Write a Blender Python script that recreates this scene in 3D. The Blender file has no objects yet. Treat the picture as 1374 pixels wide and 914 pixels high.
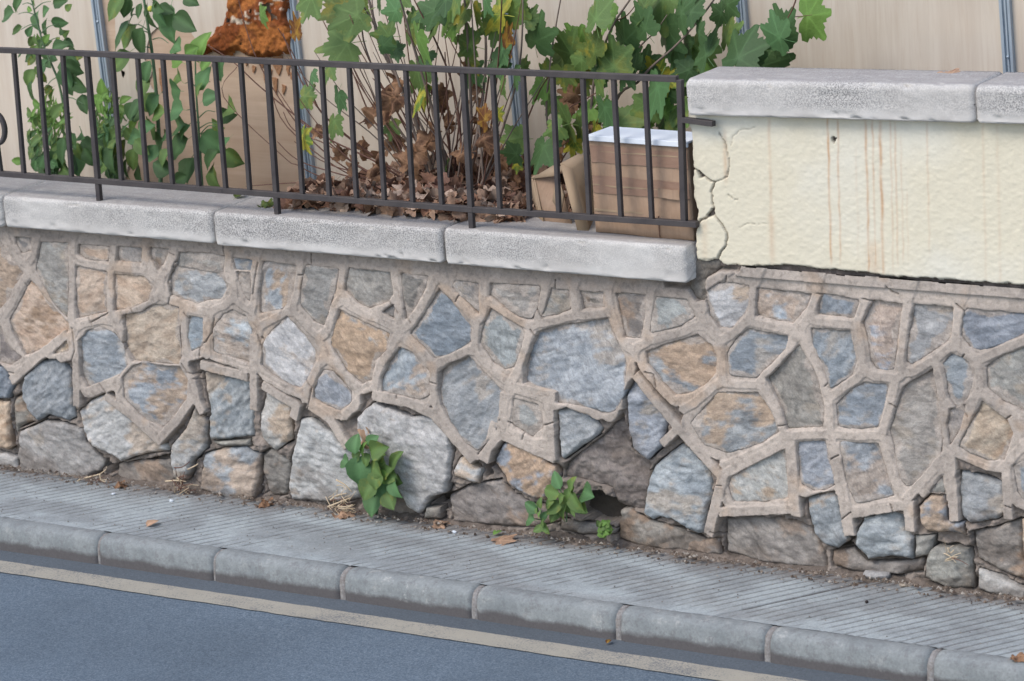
import bpy, bmesh, math, random
import numpy as np
from mathutils import Vector, Matrix, Euler
from mathutils.geometry import delaunay_2d_cdt
random.seed(7)
R = math.radians
scene = bpy.context.scene
col = scene.collection

# ------------------------------------------------------------ camera
# world: X along the wall, Y into the wall, Z up, metres.  The camera basis was solved from the photograph's vanishing points.
FOC = 4700.0
def _n(v): return v / np.linalg.norm(v)
_d1 = np.array([-6600 - 687, 230 + 457, -FOC]); _d2 = np.array([2060 - 687, -(18057 - 457), -FOC])
_X = -_n(_d1); _Z = -_n(_d2); _Z = _n(_Z - _X * _Z.dot(_X)); _Y = np.cross(_Z, _X)
CM = np.array([_X, _Y, _Z])
FWD = CM @ np.array([0, 0, -1.0]); CC = -FWD * 13.0
cd = bpy.data.cameras.new('camera'); cam = bpy.data.objects.new('camera', cd); col.objects.link(cam)
cd.sensor_width = 36; cd.lens = FOC / 1374 * 36; cd.clip_end = 500
cd.dof.use_dof = True; cd.dof.focus_distance = 12.9; cd.dof.aperture_fstop = 4.5
cam.matrix_world = Matrix([list(CM[i]) + [CC[i]] for i in range(3)] + [[0, 0, 0, 1]])
scene.camera = cam

# ------------------------------------------------------------ light
ELEV, ROT = R(52), R(205)
w = bpy.data.worlds.new('World'); scene.world = w; w.use_nodes = True
nt = w.node_tree; bg = nt.nodes['Background']
sky = nt.nodes.new('ShaderNodeTexSky'); sky.sky_type = 'NISHITA'; sky.sun_disc = False
sky.sun_elevation = ELEV; sky.sun_rotation = ROT; sky.dust_density = 1.5; sky.air_density = 1.0; sky.ozone_density = 0.3
nt.links.new(sky.outputs[0], bg.inputs[0]); bg.inputs[1].default_value = 0.15
sl = bpy.data.lights.new('sun', 'SUN'); sl.energy = 1.1; sl.angle = R(28); sl.color = (1.0, 0.97, 0.91)
so = bpy.data.objects.new('sun', sl); col.objects.link(so)
sd = Vector((math.sin(ROT) * math.cos(ELEV), math.cos(ROT) * math.cos(ELEV), math.sin(ELEV)))
so.rotation_euler = sd.to_track_quat('Z', 'Y').to_euler()
scene.view_settings.view_transform = 'Standard'; scene.view_settings.look = 'None'
scene.view_settings.exposure = 0.80; scene.view_settings.gamma = 1.0
scene.render.engine = 'CYCLES'

# ------------------------------------------------------------ pixel -> place
def ray(px, py): return CM @ _n(np.array([px - 687.0, -(py - 457.0), -FOC]))
def W(px, py, y=0.0):
    r = ray(px, py); t = (y - CC[1]) / r[1]; return CC + r * t
def G(px, py, z):
    r = ray(px, py); t = (z - CC[2]) / r[2]; return CC + r * t
def ppm(p): return FOC / float((np.array(p) - CC).dot(FWD))
ZP = -0.765; ZR = -0.875            # pavement, road
ZC0, ZC = 0.292, 0.424              # lower coping underside, top
YB = 0.29                           # back of the wall

# ------------------------------------------------------------ noise
def _h(ix, iy, s):
    n = (ix.astype(np.int64) * 374761393 + iy.astype(np.int64) * 668265263 + s * 1274126177) & 0xffffffff
    n = ((n ^ (n >> 13)) * 1274126177) & 0xffffffff
    return ((n ^ (n >> 16)) & 0xffff) / 65535.0
def vn(x, y, s=0):
    x = np.asarray(x, float); y = np.asarray(y, float)
    ix = np.floor(x); iy = np.floor(y); fx = x - ix; fy = y - iy
    fx = fx * fx * (3 - 2 * fx); fy = fy * fy * (3 - 2 * fy)
    a = _h(ix, iy, s); b = _h(ix + 1, iy, s); c = _h(ix, iy + 1, s); d = _h(ix + 1, iy + 1, s)
    return (a * (1 - fx) + b * fx) * (1 - fy) + (c * (1 - fx) + d * fx) * fy
def fbm(x, y, s=0, o=4):
    t = 0; a = 0.5; n = 0
    for k in range(o):
        t = t + a * vn(np.asarray(x) * 2 ** k + 17.3 * k, np.asarray(y) * 2 ** k - 9.1 * k, s + k); n += a; a *= 0.5
    return t / n
def sst(x, a, b):
    t = np.clip((x - a) / (b - a), 0, 1); return t * t * (3 - 2 * t)
def srgb(r, g, b): return np.array([((c / 255 + 0.055) / 1.055) ** 2.4 if c > 10 else c / 3294 for c in (r, g, b)])

# ------------------------------------------------------------ object helpers
def tag(o, label=None, cat=None, group=None, kind=None):
    if label: o['label'] = label
    if cat: o['category'] = cat
    if group: o['group'] = group
    if kind: o['kind'] = kind
    return o
def empty(name, loc, label=None, cat=None, group=None, kind=None):
    o = bpy.data.objects.new(name, None); col.objects.link(o); o.location = loc; o.empty_display_size = 0.1
    return tag(o, label, cat, group, kind)
def link(name, me, parent=None, loc=None, rot=None, scale=None, m=None):
    o = bpy.data.objects.new(name, me); col.objects.link(o)
    if m is not None and len(me.materials) == 0: me.materials.append(m)
    if loc is not None: o.location = loc
    if rot is not None: o.rotation_euler = rot
    if scale is not None: o.scale = (scale,) * 3 if isinstance(scale, (int, float)) else scale
    if parent is not None:
        o.parent = parent
        o.location = Vector(o.location) - parent.location     # parents are never rotated
    return o
def mesh(name, V, F, m=None, smooth=True):
    me = bpy.data.meshes.new(name); me.from_pydata([tuple(map(float, v)) for v in V], [], F)
    if m is not None: me.materials.append(m)
    if smooth: me.polygons.foreach_set('use_smooth', [True] * len(me.polygons))
    me.update(); return me
def fastmesh(name, co, quads, m=None, smooth=True):
    me = bpy.data.meshes.new(name); n = len(co); q = len(quads)
    me.vertices.add(n); me.vertices.foreach_set('co', np.asarray(co, np.float32).ravel())
    me.loops.add(q * 4); me.loops.foreach_set('vertex_index', np.asarray(quads, np.int32).ravel())
    me.polygons.add(q); me.polygons.foreach_set('loop_start', np.arange(0, q * 4, 4, dtype=np.int32))
    if smooth: me.polygons.foreach_set('use_smooth', np.ones(q, bool))
    me.update(calc_edges=True)
    if m is not None: me.materials.append(m)
    return me
def setcol(me, c, name='col'):
    a = me.color_attributes.new(name, 'FLOAT_COLOR', 'POINT')
    c = np.asarray(c); c = np.concatenate([np.clip(c, 0, 1), np.ones((len(c), 1))], 1).astype(np.float32)
    a.data.foreach_set('color', c.ravel())
def gridquads(nx, nz, keep=None):
    i = np.arange(nz - 1)[:, None] * nx + np.arange(nx - 1)[None, :]
    q = np.stack([i, i + 1, i + nx + 1, i + nx], -1).reshape(-1, 4)
    if keep is not None:
        k = keep.ravel(); q = q[k[q].all(1)]
    return q
def compact(co, q, *arrs):
    used = np.zeros(len(co), bool); used[q.ravel()] = True
    mp = np.cumsum(used) - 1
    return (co[used], mp[q]) + tuple(a[used] for a in arrs)
def tube(pts, rads, n=6, cap=True):
    P = [Vector(map(float, p)) for p in pts]; V = []; F = []
    if isinstance(rads, (int, float)): rads = [rads] * len(P)
    for i, p in enumerate(P):
        t = (P[min(i + 1, len(P) - 1)] - P[max(i - 1, 0)]).normalized()
        up = Vector((0, 0, 1)) if abs(t.z) < 0.9 else Vector((1, 0, 0))
        a = t.cross(up).normalized(); b = t.cross(a)
        for k in range(n):
            an = 2 * math.pi * k / n
            V.append(p + (a * math.cos(an) + b * math.sin(an)) * rads[i])
    for i in range(len(P) - 1):
        for k in range(n):
            F.append((i * n + k, i * n + (k + 1) % n, (i + 1) * n + (k + 1) % n, (i + 1) * n + k))
    if cap: F.append(tuple(range(n))[::-1]); F.append(tuple((len(P) - 1) * n + k for k in range(n)))
    return V, F
def boxbm(x0, x1, y0, y1, z0, z1, bev=0.0, seg=2, sub=0):
    bm = bmesh.new(); r = bmesh.ops.create_cube(bm, size=1)
    for v in bm.verts:
        v.co = Vector(((x0 + x1) / 2 + v.co.x * (x1 - x0), (y0 + y1) / 2 + v.co.y * (y1 - y0), (z0 + z1) / 2 + v.co.z * (z1 - z0)))
    if bev: bmesh.ops.bevel(bm, geom=list(bm.edges), offset=bev, segments=seg, affect='EDGES', profile=0.5)
    return bm
def bmo(name, bm, m, parent=None, smooth=False, kind=None):
    me = bpy.data.meshes.new(name); bm.normal_update(); bm.to_mesh(me); bm.free(); me.materials.append(m)
    if smooth:
        me.polygons.foreach_set('use_smooth', [True] * len(me.polygons))
    # move the origin to the middle of the piece
    c = Vector(np.mean([v.co for v in me.vertices], 0)); me.transform(Matrix.Translation(-c))
    o = link(name, me, parent, loc=c)
    if kind: o['kind'] = kind
    return o
def bar(a, b, w, d, bev=0.0012):
    """square bar from a to b, w along X-ish, d along Y."""
    a = Vector(map(float, a)); b = Vector(map(float, b)); t = (b - a); L = t.length; t.normalize()
    y = Vector((0, 1, 0)); s = t.cross(y).normalized(); y = s.cross(t)
    bm = boxbm(-w / 2, w / 2, -d / 2, d / 2, 0, L, bev, 1)
    M = Matrix((s, y, t)).transposed().to_4x4(); M.translation = a
    bm.transform(M)
    if M.determinant() < 0: bmesh.ops.reverse_faces(bm, faces=bm.faces)
    return bm

# ------------------------------------------------------------ materials
class NT:
    def __init__(s, name, rough=0.85):
        s.m = bpy.data.materials.new(name); s.m.use_nodes = True; s.t = s.m.node_tree; s.b = s.t.nodes['Principled BSDF']
        s.b.inputs['Roughness'].default_value = rough; s.b.inputs['Specular IOR Level'].default_value = 0.3
    def n(s, typ, **kw):
        nd = s.t.nodes.new(typ)
        for k, v in kw.items():
            if hasattr(nd, k): setattr(nd, k, v)
            else: nd.inputs[k].default_value = v
        return nd
    def l(s, a, b): s.t.links.new(a, b)
    def co(s, kind='Object', scale=(1, 1, 1), rot=(0, 0, 0), objrand=False):
        tc = s.n('ShaderNodeTexCoord'); mp = s.n('ShaderNodeMapping'); s.l(tc.outputs[kind], mp.inputs[0])
        mp.inputs['Scale'].default_value = scale; mp.inputs['Rotation'].default_value = rot
        if objrand:
            oi = s.n('ShaderNodeObjectInfo'); mu = s.n('ShaderNodeMath', operation='MULTIPLY'); mu.inputs[1].default_value = 37.0
            s.l(oi.outputs['Random'], mu.inputs[0]); s.l(mu.outputs[0], mp.inputs['Location'])
        return mp.outputs[0]
    def noise(s, vec, scale, detail=4, rough=0.55, dist=0.0):
        nd = s.n('ShaderNodeTexNoise'); nd.inputs['Scale'].default_value = scale; nd.inputs['Detail'].default_value = detail
        nd.inputs['Roughness'].default_value = rough; nd.inputs['Distortion'].default_value = dist
        s.l(vec, nd.inputs['Vector']); return nd.outputs[0]
    def ramp(s, fac, stops):
        r = s.n('ShaderNodeValToRGB'); e = r.color_ramp.elements
        while len(e) < len(stops): e.new(0.5)
        for i, (p, c) in enumerate(stops):
            e[i].position = p; e[i].color = (c, c, c, 1) if isinstance(c, (int, float)) else tuple(c) + (1,)
        s.l(fac, r.inputs[0]); return r.outputs[0]
    def mix(s, fac, a, b, mode='MIX'):
        m = s.n('ShaderNodeMix', data_type='RGBA', blend_type=mode)
        for val, idx in ((fac, 0), (a, 6), (b, 7)):
            if isinstance(val, (int, float)): m.inputs[idx].default_value = val if idx == 0 else (val, val, val, 1)
            elif isinstance(val, (tuple, list, np.ndarray)): m.inputs[idx].default_value = tuple(val)[:3] + (1,)
            else: s.l(val, m.inputs[idx])
        return m.outputs[2]
    def math(s, op, a, b=None):
        m = s.n('ShaderNodeMath', operation=op)
        for i, v in enumerate((a, b)):
            if v is None: continue
            if isinstance(v, (int, float)): m.inputs[i].default_value = v
            else: s.l(v, m.inputs[i])
        return m.outputs[0]
    def base(s, c):
        if isinstance(c, (tuple, list, np.ndarray)): s.b.inputs['Base Color'].default_value = tuple(c)[:3] + (1,)
        else: s.l(c, s.b.inputs['Base Color'])
    def bump(s, h, strength, dist):
        b = s.n('ShaderNodeBump'); b.inputs['Strength'].default_value = strength; b.inputs['Distance'].default_value = dist
        s.l(h, b.inputs['Height'])
        if getattr(s, '_nb', None): s.l(s._nb, b.inputs['Normal'])
        s._nb = b.outputs[0]; s.l(b.outputs[0], s.b.inputs['Normal'])

def m_attr(name, grain=0.25, bump=0.6, dist=0.002, scale=160, rough=0.9, speck=0.0):
    s = NT(name, rough); a = s.n('ShaderNodeAttribute', attribute_name='col'); v = s.co('Object', objrand=True)
    n1 = s.noise(v, scale, 5, 0.7); n2 = s.noise(v, scale * 0.22, 5, 0.65)
    g = s.ramp(n1, [(0.25, 1 - grain), (0.75, 1 + grain)])
    g = s.ramp(n1, [(0.3, 1 - grain), (0.7, 1.0)])
    c = s.mix(1.0, a.outputs[0], g, 'MULTIPLY')
    g2 = s.ramp(n2, [(0.3, 1 - grain * 0.7), (0.65, 1.0)]); c = s.mix(1.0, c, g2, 'MULTIPLY')
    if speck:
        n3 = s.noise(v, scale * 1.7, 2, 0.6); c = s.mix(s.ramp(n3, [(0.62, 0.0), (0.72, speck)]), c, (0.06, 0.06, 0.065))
    s.base(c); s.bump(n2, bump, dist * 2.5); s.bump(n1, bump, dist); return s.m
def m_stone():
    s = NT('stone', 0.88); a = s.n('ShaderNodeAttribute', attribute_name='col')
    v = s.co('Object', objrand=True); vs = s.co('Object', scale=(0.62, 1, 1.25), objrand=True)
    oi = s.n('ShaderNodeObjectInfo'); cx_ = s.n('ShaderNodeCombineXYZ'); s.l(s.math('SUBTRACT', s.math('MULTIPLY', oi.outputs['Random'], 1.7), 1.2), cx_.inputs[1])
    mp2 = s.n('ShaderNodeMapping'); s.l(s.co('Object'), mp2.inputs[0]); s.l(cx_.outputs[0], mp2.inputs['Rotation']); vs.node.inputs[0].links[0].from_node; s.l(mp2.outputs[0], vs.node.inputs[0])
    n1 = s.noise(v, 170, 5, 0.75); n2 = s.noise(vs, 48, 8, 0.72, 0.5); n3 = s.noise(v, 22, 7, 0.7)
    r = s.math('ABSOLUTE', s.math('SUBTRACT', s.noise(vs, 17, 9, 0.68, 0.7), 0.5)); fis = s.ramp(r, [(0.0, 0.0), (0.035, 1.0)])   # thin clefts
    vd = s.n('ShaderNodeVectorMath', operation='ADD'); nz = s.n('ShaderNodeTexNoise'); nz.inputs['Scale'].default_value = 30; nz.inputs['Detail'].default_value = 4; s.l(vs, nz.inputs['Vector'])
    sc = s.n('ShaderNodeVectorMath', operation='SCALE'); s.l(nz.outputs[1], sc.inputs[0]); sc.inputs['Scale'].default_value = 0.035; s.l(vs, vd.inputs[0]); s.l(sc.outputs[0], vd.inputs[1])
    vo = []
    for q_ in (24, 62):
        o_ = s.n('ShaderNodeTexVoronoi'); o_.inputs['Scale'].default_value = q_; s.l(vd.outputs[0], o_.inputs['Vector']); sp_ = s.n('ShaderNodeSeparateColor'); s.l(o_.outputs['Color'], sp_.inputs[0]); vo.append(sp_.outputs[0])
    c = s.mix(1.0, a.outputs[0], s.ramp(n1, [(0.28, 0.78), (0.62, 1.10)]), 'MULTIPLY')
    c = s.mix(1.0, c, s.ramp(n2, [(0.3, 0.84), (0.62, 1.06)]), 'MULTIPLY'); c = s.mix(1.0, c, s.ramp(n3, [(0.3, 0.86), (0.7, 1.08)]), 'MULTIPLY')
    c = s.mix(1.0, c, s.ramp(vo[0], [(0.0, 0.90), (1.0, 1.07)]), 'MULTIPLY'); c = s.mix(1.0, c, s.ramp(vo[1], [(0.0, 0.90), (1.0, 1.08)]), 'MULTIPLY')
    c = s.mix(1.0, c, s.ramp(fis, [(0.0, 0.84), (1.0, 1.0)]), 'MULTIPLY')
    s.base(c); s.bump(n3, 0.6, 0.010); s.bump(vo[0], 0.45, 0.004); s.bump(vo[1], 0.5, 0.002); s.bump(n2, 0.7, 0.004); s.bump(n1, 0.7, 0.0018); return s.m
M_STONE = m_stone()
M_MORTAR = m_attr('mortar', 0.26, 0.7, 0.0016, 210, 0.93)

# ------------------------------------------------------------ 2-D polygon tools
def tr(ox, oy, s): return lambda pts: [(ox + x / s, oy + y / s) for x, y in pts]
def inside(px, pz, poly):
    res = np.zeros(px.shape, bool); n = len(poly)
    for i in range(n):
        x1, z1 = poly[i]; x2, z2 = poly[(i + 1) % n]
        if z1 == z2: continue
        c = ((z1 > pz) != (z2 > pz)) & (px < (x2 - x1) * (pz - z1) / (z2 - z1) + x1)
        res ^= c
    return res
def pdist(px, pz, poly, closed=True):
    d = np.full(px.shape, 1e9); n = len(poly)
    for i in range(n if closed else n - 1):
        x1, z1 = poly[i]; x2, z2 = poly[(i + 1) % n]
        dx, dz = x2 - x1, z2 - z1; L = dx * dx + dz * dz + 1e-12
        t = np.clip(((px - x1) * dx + (pz - z1) * dz) / L, 0, 1)
        d = np.minimum(d, (px - x1 - t * dx) ** 2 + (pz - z1 - t * dz) ** 2)
    return np.sqrt(d)
def wallpts(pts, y=0.0):
    return [(float(p[0]), float(p[2])) for p in (W(x, yy, y) for x, yy in pts)]
def offset(poly, d):
    a = sum(poly[i][0] * poly[(i + 1) % len(poly)][1] - poly[(i + 1) % len(poly)][0] * poly[i][1] for i in range(len(poly)))
    sg = 1 if a > 0 else -1; out = []; n = len(poly)
    for i in range(n):
        p = np.array(poly[i]); a_ = np.array(poly[i - 1]); b_ = np.array(poly[(i + 1) % n])
        e1 = _n(p - a_ + 1e-9); e2 = _n(b_ - p + 1e-9); n1 = np.array([e1[1], -e1[0]]) * sg; n2 = np.array([e2[1], -e2[0]]) * sg
        nn = n1 + n2; L = np.linalg.norm(nn)
        if L < 0.3: out.append(tuple(p)); continue
        nn /= L; out.append(tuple(p + nn * d / max(0.5, nn.dot(n1))))
    return out

# ------------------------------------------------------------ the stones of the wall, traced (type, ribbed, depth, outline)
# types: b blue slate, o orange sandstone, p pale quartz, g grey brown, n dark brown, w white grey granite, m mixed blue/orange, r rubble
S1 = tr(0, 300, 3.906); S2 = tr(0, 460, 3.906); S3 = tr(300, 320, 3.906); S4 = tr(300, 480, 3.906)
S5 = tr(600, 340, 3.906); S6 = tr(600, 500, 3.906); S7 = tr(900, 340, 2.892); S8 = tr(900, 550, 2.892); S0 = lambda p: p
STONES = [
 ('g',1,S1,[(75,75),(160,82),(155,140),(110,152),(85,110)]),
 ('m',1,S1,[(-40,60),(0,100),(30,150),(75,210),(112,262),(70,320),(40,390),(0,440),(-40,470)]),
 ('g',1,S1,[(212,102),(350,108),(352,300),(348,490),(290,430),(190,245),(200,160)]),
 ('o',1,S1,[(160,305),(240,400),(355,525),(345,580),(240,640),(130,690),(60,560),(50,510),(110,400)]),
 ('o',1,S1,[(410,115),(568,128),(560,195),(440,180),(405,160)]),
 ('o',1,S1,[(398,230),(552,262),(552,460),(400,495)]),
 ('g',1,S1,[(615,125),(738,135),(735,205),(612,195)]),
 ('n',1,S1,[(785,130),(878,138),(850,210),(825,240),(790,190)]),
 ('o',1,S1,[(598,272),(750,282),(798,330),(770,400),(690,440),(600,455)]),
 ('g',1,S1,[(935,155),(1120,165),(1170,180),(1165,262),(1050,240),(920,222)]),
 ('G',1,S1,[(915,225),(1050,245),(1165,268),(1185,330),(1150,395),(1080,400),(1030,420),(890,375),(885,290)]),
 ('b',1,S1,[(1220,185),(1312,195),(1308,248),(1232,242)]),
 ('n',1,S1,[(1240,258),(1308,262),(1300,400),(1265,350)]),
 ('o',1,S1,[(640,485),(740,470),(790,432),(870,430),(930,445),(945,690),(930,735),(690,722),(640,640),(650,560)]),
 ('b',1,S1,[(990,490),(1055,500),(1055,640),(1000,665),(985,600)]),
 ('M',1,S1,[(1170,480),(1215,460),(1280,490),(1310,560),(1300,730),(1200,690),(1120,670),(1115,560)]),
 ('B',1,S1,[(410,620),(450,570),(520,545),(600,585),(640,640),(665,740),(620,800),(560,830),(460,862),(425,800)]),
 ('o',1,S1,[(345,620),(350,665),(280,682)]),
 ('n',1,S1,[(-40,520),(0,545),(20,600),(50,660),(110,700),(40,745),(-40,725)]),
 ('B',0,S2,[(120,180),(200,95),(290,90),(350,150),(370,300),(375,400),(345,415),(240,385),(190,415),(130,350),(100,290),(105,220)]),
 ('b',0,S2,[(-60,110),(0,120),(30,150),(55,230),(30,300),(-60,305)]),
 ('o',0,S2,[(-60,305),(30,318),(40,440),(60,550),(30,570),(-60,545)]),
 ('n',0,S2,[(45,300),(90,270),(105,350),(150,400),(150,428),(80,455),(60,500),(45,420)]),
 ('g',0,S2,[(80,470),(160,440),(220,410),(330,425),(410,460),(430,530),(515,640),(500,690),(420,725),(250,715),(95,700),(80,580)]),
 ('w',0,S2,[(-60,580),(0,585),(75,605),(88,705),(-60,705)]),
 ('p',0,S2,[(385,370),(450,310),(540,270),(640,370),(740,460),(800,530),(860,545),(850,585),(740,590),(620,630),(570,600),(455,555),(420,470)]),
 ('m',1,S2,[(640,185),(690,130),(745,105),(840,125),(940,130),(975,200),(970,290),(900,390),(850,440),(760,400),(650,290)]),
 ('G',0,S2,[(880,545),(960,450),(1010,320),(1030,390),(1075,410),(1070,560),(1040,590),(990,640),(960,730),(890,735),(870,600)]),
 ('B',0,S2,[(1035,160),(1200,180),(1300,200),(1310,380),(1305,500),(1180,515),(1085,515),(1075,400),(1090,380),(1060,250)]),
 ('n',0,S2,[(570,650),(700,630),(870,625),(885,735),(860,770),(720,755),(570,740)]),
 ('m',0,S2,[(1050,590),(1150,560),(1260,555),(1340,600),(1345,700),(1330,830),(1200,830),(1080,790),(1030,780),(1035,680)]),
 ('g',0,S2,[(1090,525),(1180,520),(1290,512),(1290,555),(1150,548)]),
 ('p',0,S4,[(200,170),(340,250),(350,400),(340,440),(260,500),(190,430),(180,300)]),
 ('n',0,S4,[(165,515),(215,487),(320,548),(320,620),(310,730),(240,745),(200,710),(170,600)]),
 ('w',0,S4,[(390,325),(440,325),(560,400),(600,450),(660,490),(690,560),(700,640),(690,750),(620,765),(330,762),(312,690),(330,540),(370,420)]),
 ('W',0,S4,[(690,320),(770,240),(860,270),(970,315),(1080,315),(1170,405),(1190,500),(1170,640),(1150,720),(1080,735),(1050,780),(1020,830),(960,790),(920,720),(900,660),(800,640),(700,520)]),
 ('B',1,S4,[(475,160),(520,70),(570,75),(660,180),(665,230),(610,275),(540,250),(470,210)]),
 ('p',0,S4,[(1185,600),(1220,530),(1250,520),(1290,560),(1330,590),(1330,670),(1240,650),(1190,630)]),
 ('n',0,S6,[(-30,660),(100,595),(260,570),(330,650),(420,700),(520,710),(560,800),(430,830),(200,815),(0,800)]),
 ('g',0,S4,[(1045,790),(1120,790),(1130,855),(1025,855)]),
 ('m',1,S3,[(200,125),(372,148),(360,270),(330,330),(300,370),(190,390),(185,280)]),
 ('g',1,S3,[(430,145),(595,165),(580,270),(540,390),(520,450),(470,430),(400,350),(405,260)]),
 ('g',1,S3,[(655,160),(865,185),(885,290),(860,330),(760,365),(700,335),(635,270)]),
 ('n',1,S3,[(930,190),(1065,205),(1050,260),(990,370),(950,420),(940,300)]),
 ('g',1,S3,[(835,385),(890,350),(890,420)]),
 ('M',1,S3,[(605,378),(720,440),(860,500),(850,580),(790,640),(770,740),(720,760),(640,690),(560,560),(580,470)]),
 ('b',1,S3,[(1125,268),(1190,340),(1290,470),(1285,540),(1190,600),(1100,625),(980,500),(1050,400)]),
 ('P',1,S3,[(330,415),(400,490),(470,590),(475,640),(400,785),(330,760),(230,700),(195,660),(205,560),(250,490)]),
 ('g',1,S3,[(1215,225),(1330,240),(1330,390),(1250,310),(1200,260)]),
 ('M',1,S3,[(920,575),(980,600),(1070,700),(1070,820),(1020,840),(830,800),(825,740),(860,660)]),
 ('B',1,S0,[(588,502),(600,490),(628,480),(641,494),(667,519),(676,530),(671,555),(665,575),(655,590),(640,604),(625,594),(607,570),(592,545),(587,525)]),
 ('g',1,S5,[(225,160),(480,180),(470,270),(440,340),(380,330),(300,280),(222,220)]),
 ('g',1,S5,[(545,190),(630,200),(640,290),(570,320),(500,330)]),
 ('n',1,S5,[(695,205),(808,210),(812,285),(710,290)]),
 ('n',1,S5,[(885,215),(1030,225),(1030,330),(1005,440),(930,440),(905,320)]),
 ('G',1,S5,[(1095,235),(1255,250),(1290,330),(1220,375),(1070,410),(1075,330)]),
 ('G',1,S5,[(225,295),(390,400),(395,440),(350,590),(300,605),(240,570),(170,470),(180,400)]),
 ('B',2,S5,[(470,415),(600,380),(835,350),(860,420),(920,540),(930,600),(920,740),(880,820),(850,830),(720,800),(570,780),(565,735),(400,680),(395,600)]),
 ('G',1,S5,[(350,765),(470,800),(490,860),(495,910),(440,960),(345,900)]),
 ('M',1,S0,[(866,473),(895,463),(935,451),(952,463),(960,480),(958,500),(945,515),(925,527),(905,530),(888,512),(868,488)]),
 ('B',0,S6,[(560,205),(620,190),(740,230),(800,300),(770,340),(600,460),(580,450),(565,320)]),
 ('b',0,S6,[(920,130),(950,60),(985,20),(1010,40),(1060,120),(1150,250),(1130,320),(1130,380),(1040,470),(955,400),(930,250)]),
 ('B',0,S0,[(910,598),(930,612),(943,628),(950,645),(952,665),(945,690),(940,718),(932,720),(915,712),(895,700),(880,697),(870,702),(857,692),(860,665),(866,635),(880,620)]),
 ('M',0,S6,[(270,380),(330,355),(400,380),(490,430),(520,480),(560,490),(575,560),(530,620),(500,690),(380,650),(300,600),(260,545),(215,490)]),
 ('r',0,S6,[(600,490),(790,345),(905,230),(925,300),(950,420),(1040,490),(1010,640),(990,745),(930,730),(860,690),(840,620),(700,580),(590,560)]),
 ('n',0,S0,[(822,690),(835,686),(860,700),(890,708),(930,724),(958,738),(955,750),(900,745),(850,738),(820,728)]),
 ('n',0,S0,[(742,700),(775,703),(796,708),(822,714),(818,722),(770,722),(742,716)]),
 ('P',1,S7,[(135,150),(190,120),(250,120),(300,135),(295,215),(230,290),(190,290),(150,240),(140,190)]),
 ('M',1,S7,[(335,140),(540,160),(520,210),(470,270),(370,250),(330,240)]),
 ('b',1,S7,[(590,160),(725,185),(705,250),(570,235),(575,190)]),
 ('M',1,S7,[(785,185),(893,200),(880,290),(860,450),(800,450),(775,420),(765,330),(745,270),(765,220)]),
 ('G',1,S7,[(945,200),(1090,215),(1085,310),(1070,340),(930,430),(915,420),(930,280)]),
 ('b',1,S7,[(1150,220),(1371,240),(1430,250),(1400,290),(1371,310),(1280,350),(1200,375),(1160,360),(1130,320),(1135,250)]),
 ('b',1,S7,[(300,297),(450,325),(440,370),(360,450),(330,480),(230,470),(220,390),(250,340)]),
 ('b',1,S7,[(545,295),(690,305),(715,420),(700,470),(620,520),(595,440),(550,350)]),
 ('g',1,S7,[(495,360),(560,480),(590,600),(585,675),(450,680),(430,600),(370,490),(430,430)]),
 ('b',1,S7,[(750,505),(838,515),(820,600),(800,670),(720,680),(650,670),(640,590),(690,540)]),
 ('g',1,S7,[(1010,455),(1035,600),(1050,720),(1040,800),(960,880),(915,900),(890,870),(870,760),(850,690),(880,580),(900,520)]),
 ('m',1,S7,[(1088,393),(1150,425),(1170,480),(1150,560),(1110,600),(1080,560),(1058,430)]),
 ('g',1,S7,[(1225,440),(1290,400),(1371,370),(1440,380),(1440,590),(1371,610),(1290,570),(1230,520)]),
 ('o',1,S7,[(1207,580),(1300,650),(1320,700),(1290,800),(1230,800),(1120,750),(1160,670)]),
 ('m',1,S7,[(180,545),(335,545),(380,610),(415,690),(350,735),(220,770),(130,740),(80,660)]),
 ('P',1,S8,[(230,270),(330,200),(430,140),(445,200),(450,345),(350,360),(240,355),(225,300)]),
 ('B',1,S8,[(490,130),(595,125),(610,200),(630,290),(600,308),(550,312),(510,290),(490,200)]),
 ('m',1,S8,[(660,130),(800,135),(820,200),(860,330),(800,345),(720,360),(690,300),(670,220)]),
 ('m',0,S8,[(515,350),(560,330),(630,318),(660,400),(690,510),(640,545),(580,530),(545,490),(525,410)]),
 ('B',0,S8,[(740,425),(850,400),(890,420),(905,480),(935,500),(930,590),(850,570),(760,585),(705,530),(710,480)]),
 ('n',0,S8,[(190,435),(340,420),(470,440),(530,470),(560,530),(590,610),(590,640),(480,625),(300,600),(185,570)]),
 ('n',0,S8,[(40,520),(170,510),(180,580),(40,570)]),
 ('m',0,S8,[(1000,330),(1060,330),(1070,430),(1130,440),(1140,490),(1080,480),(990,480),(960,440),(950,380)]),
 ('G',0,S8,[(1110,240),(1200,262),(1280,290),(1300,400),(1260,430),(1150,450),(1120,430),(1105,330)]),
 ('g',1,S8,[(1005,320),(1050,265),(1058,320)]),
 ('b',1,S8,[(1330,220),(1371,200),(1430,210),(1430,320),(1371,350),(1345,320)]),
 ('g',0,S8,[(938,495),(1020,490),(1000,570),(938,583)]),
 ('n',0,S8,[(1150,480),(1260,460),(1345,430),(1360,590),(1371,690),(1260,640),(1165,590)]),
 ('g',0,S8,[(990,560),(1020,530),(1145,545),(1160,600),(1170,700),(1080,700),(970,660)]),
 ('w',0,S8,[(1180,625),(1260,655),(1371,705),(1371,760),(1260,725),(1180,700)]),
 ('o',0,S8,[(1350,430),(1440,420),(1440,700),(1380,690),(1365,580)]),
 ('r',0,S0,[(928,352),(962,352),(958,366),(946,372),(944,404),(932,402),(924,388)]),
 ('n',0,S8,[(600,560),(690,545),(740,600),(900,600),(960,590),(960,640),(870,655),(720,648),(610,620)]),
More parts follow.
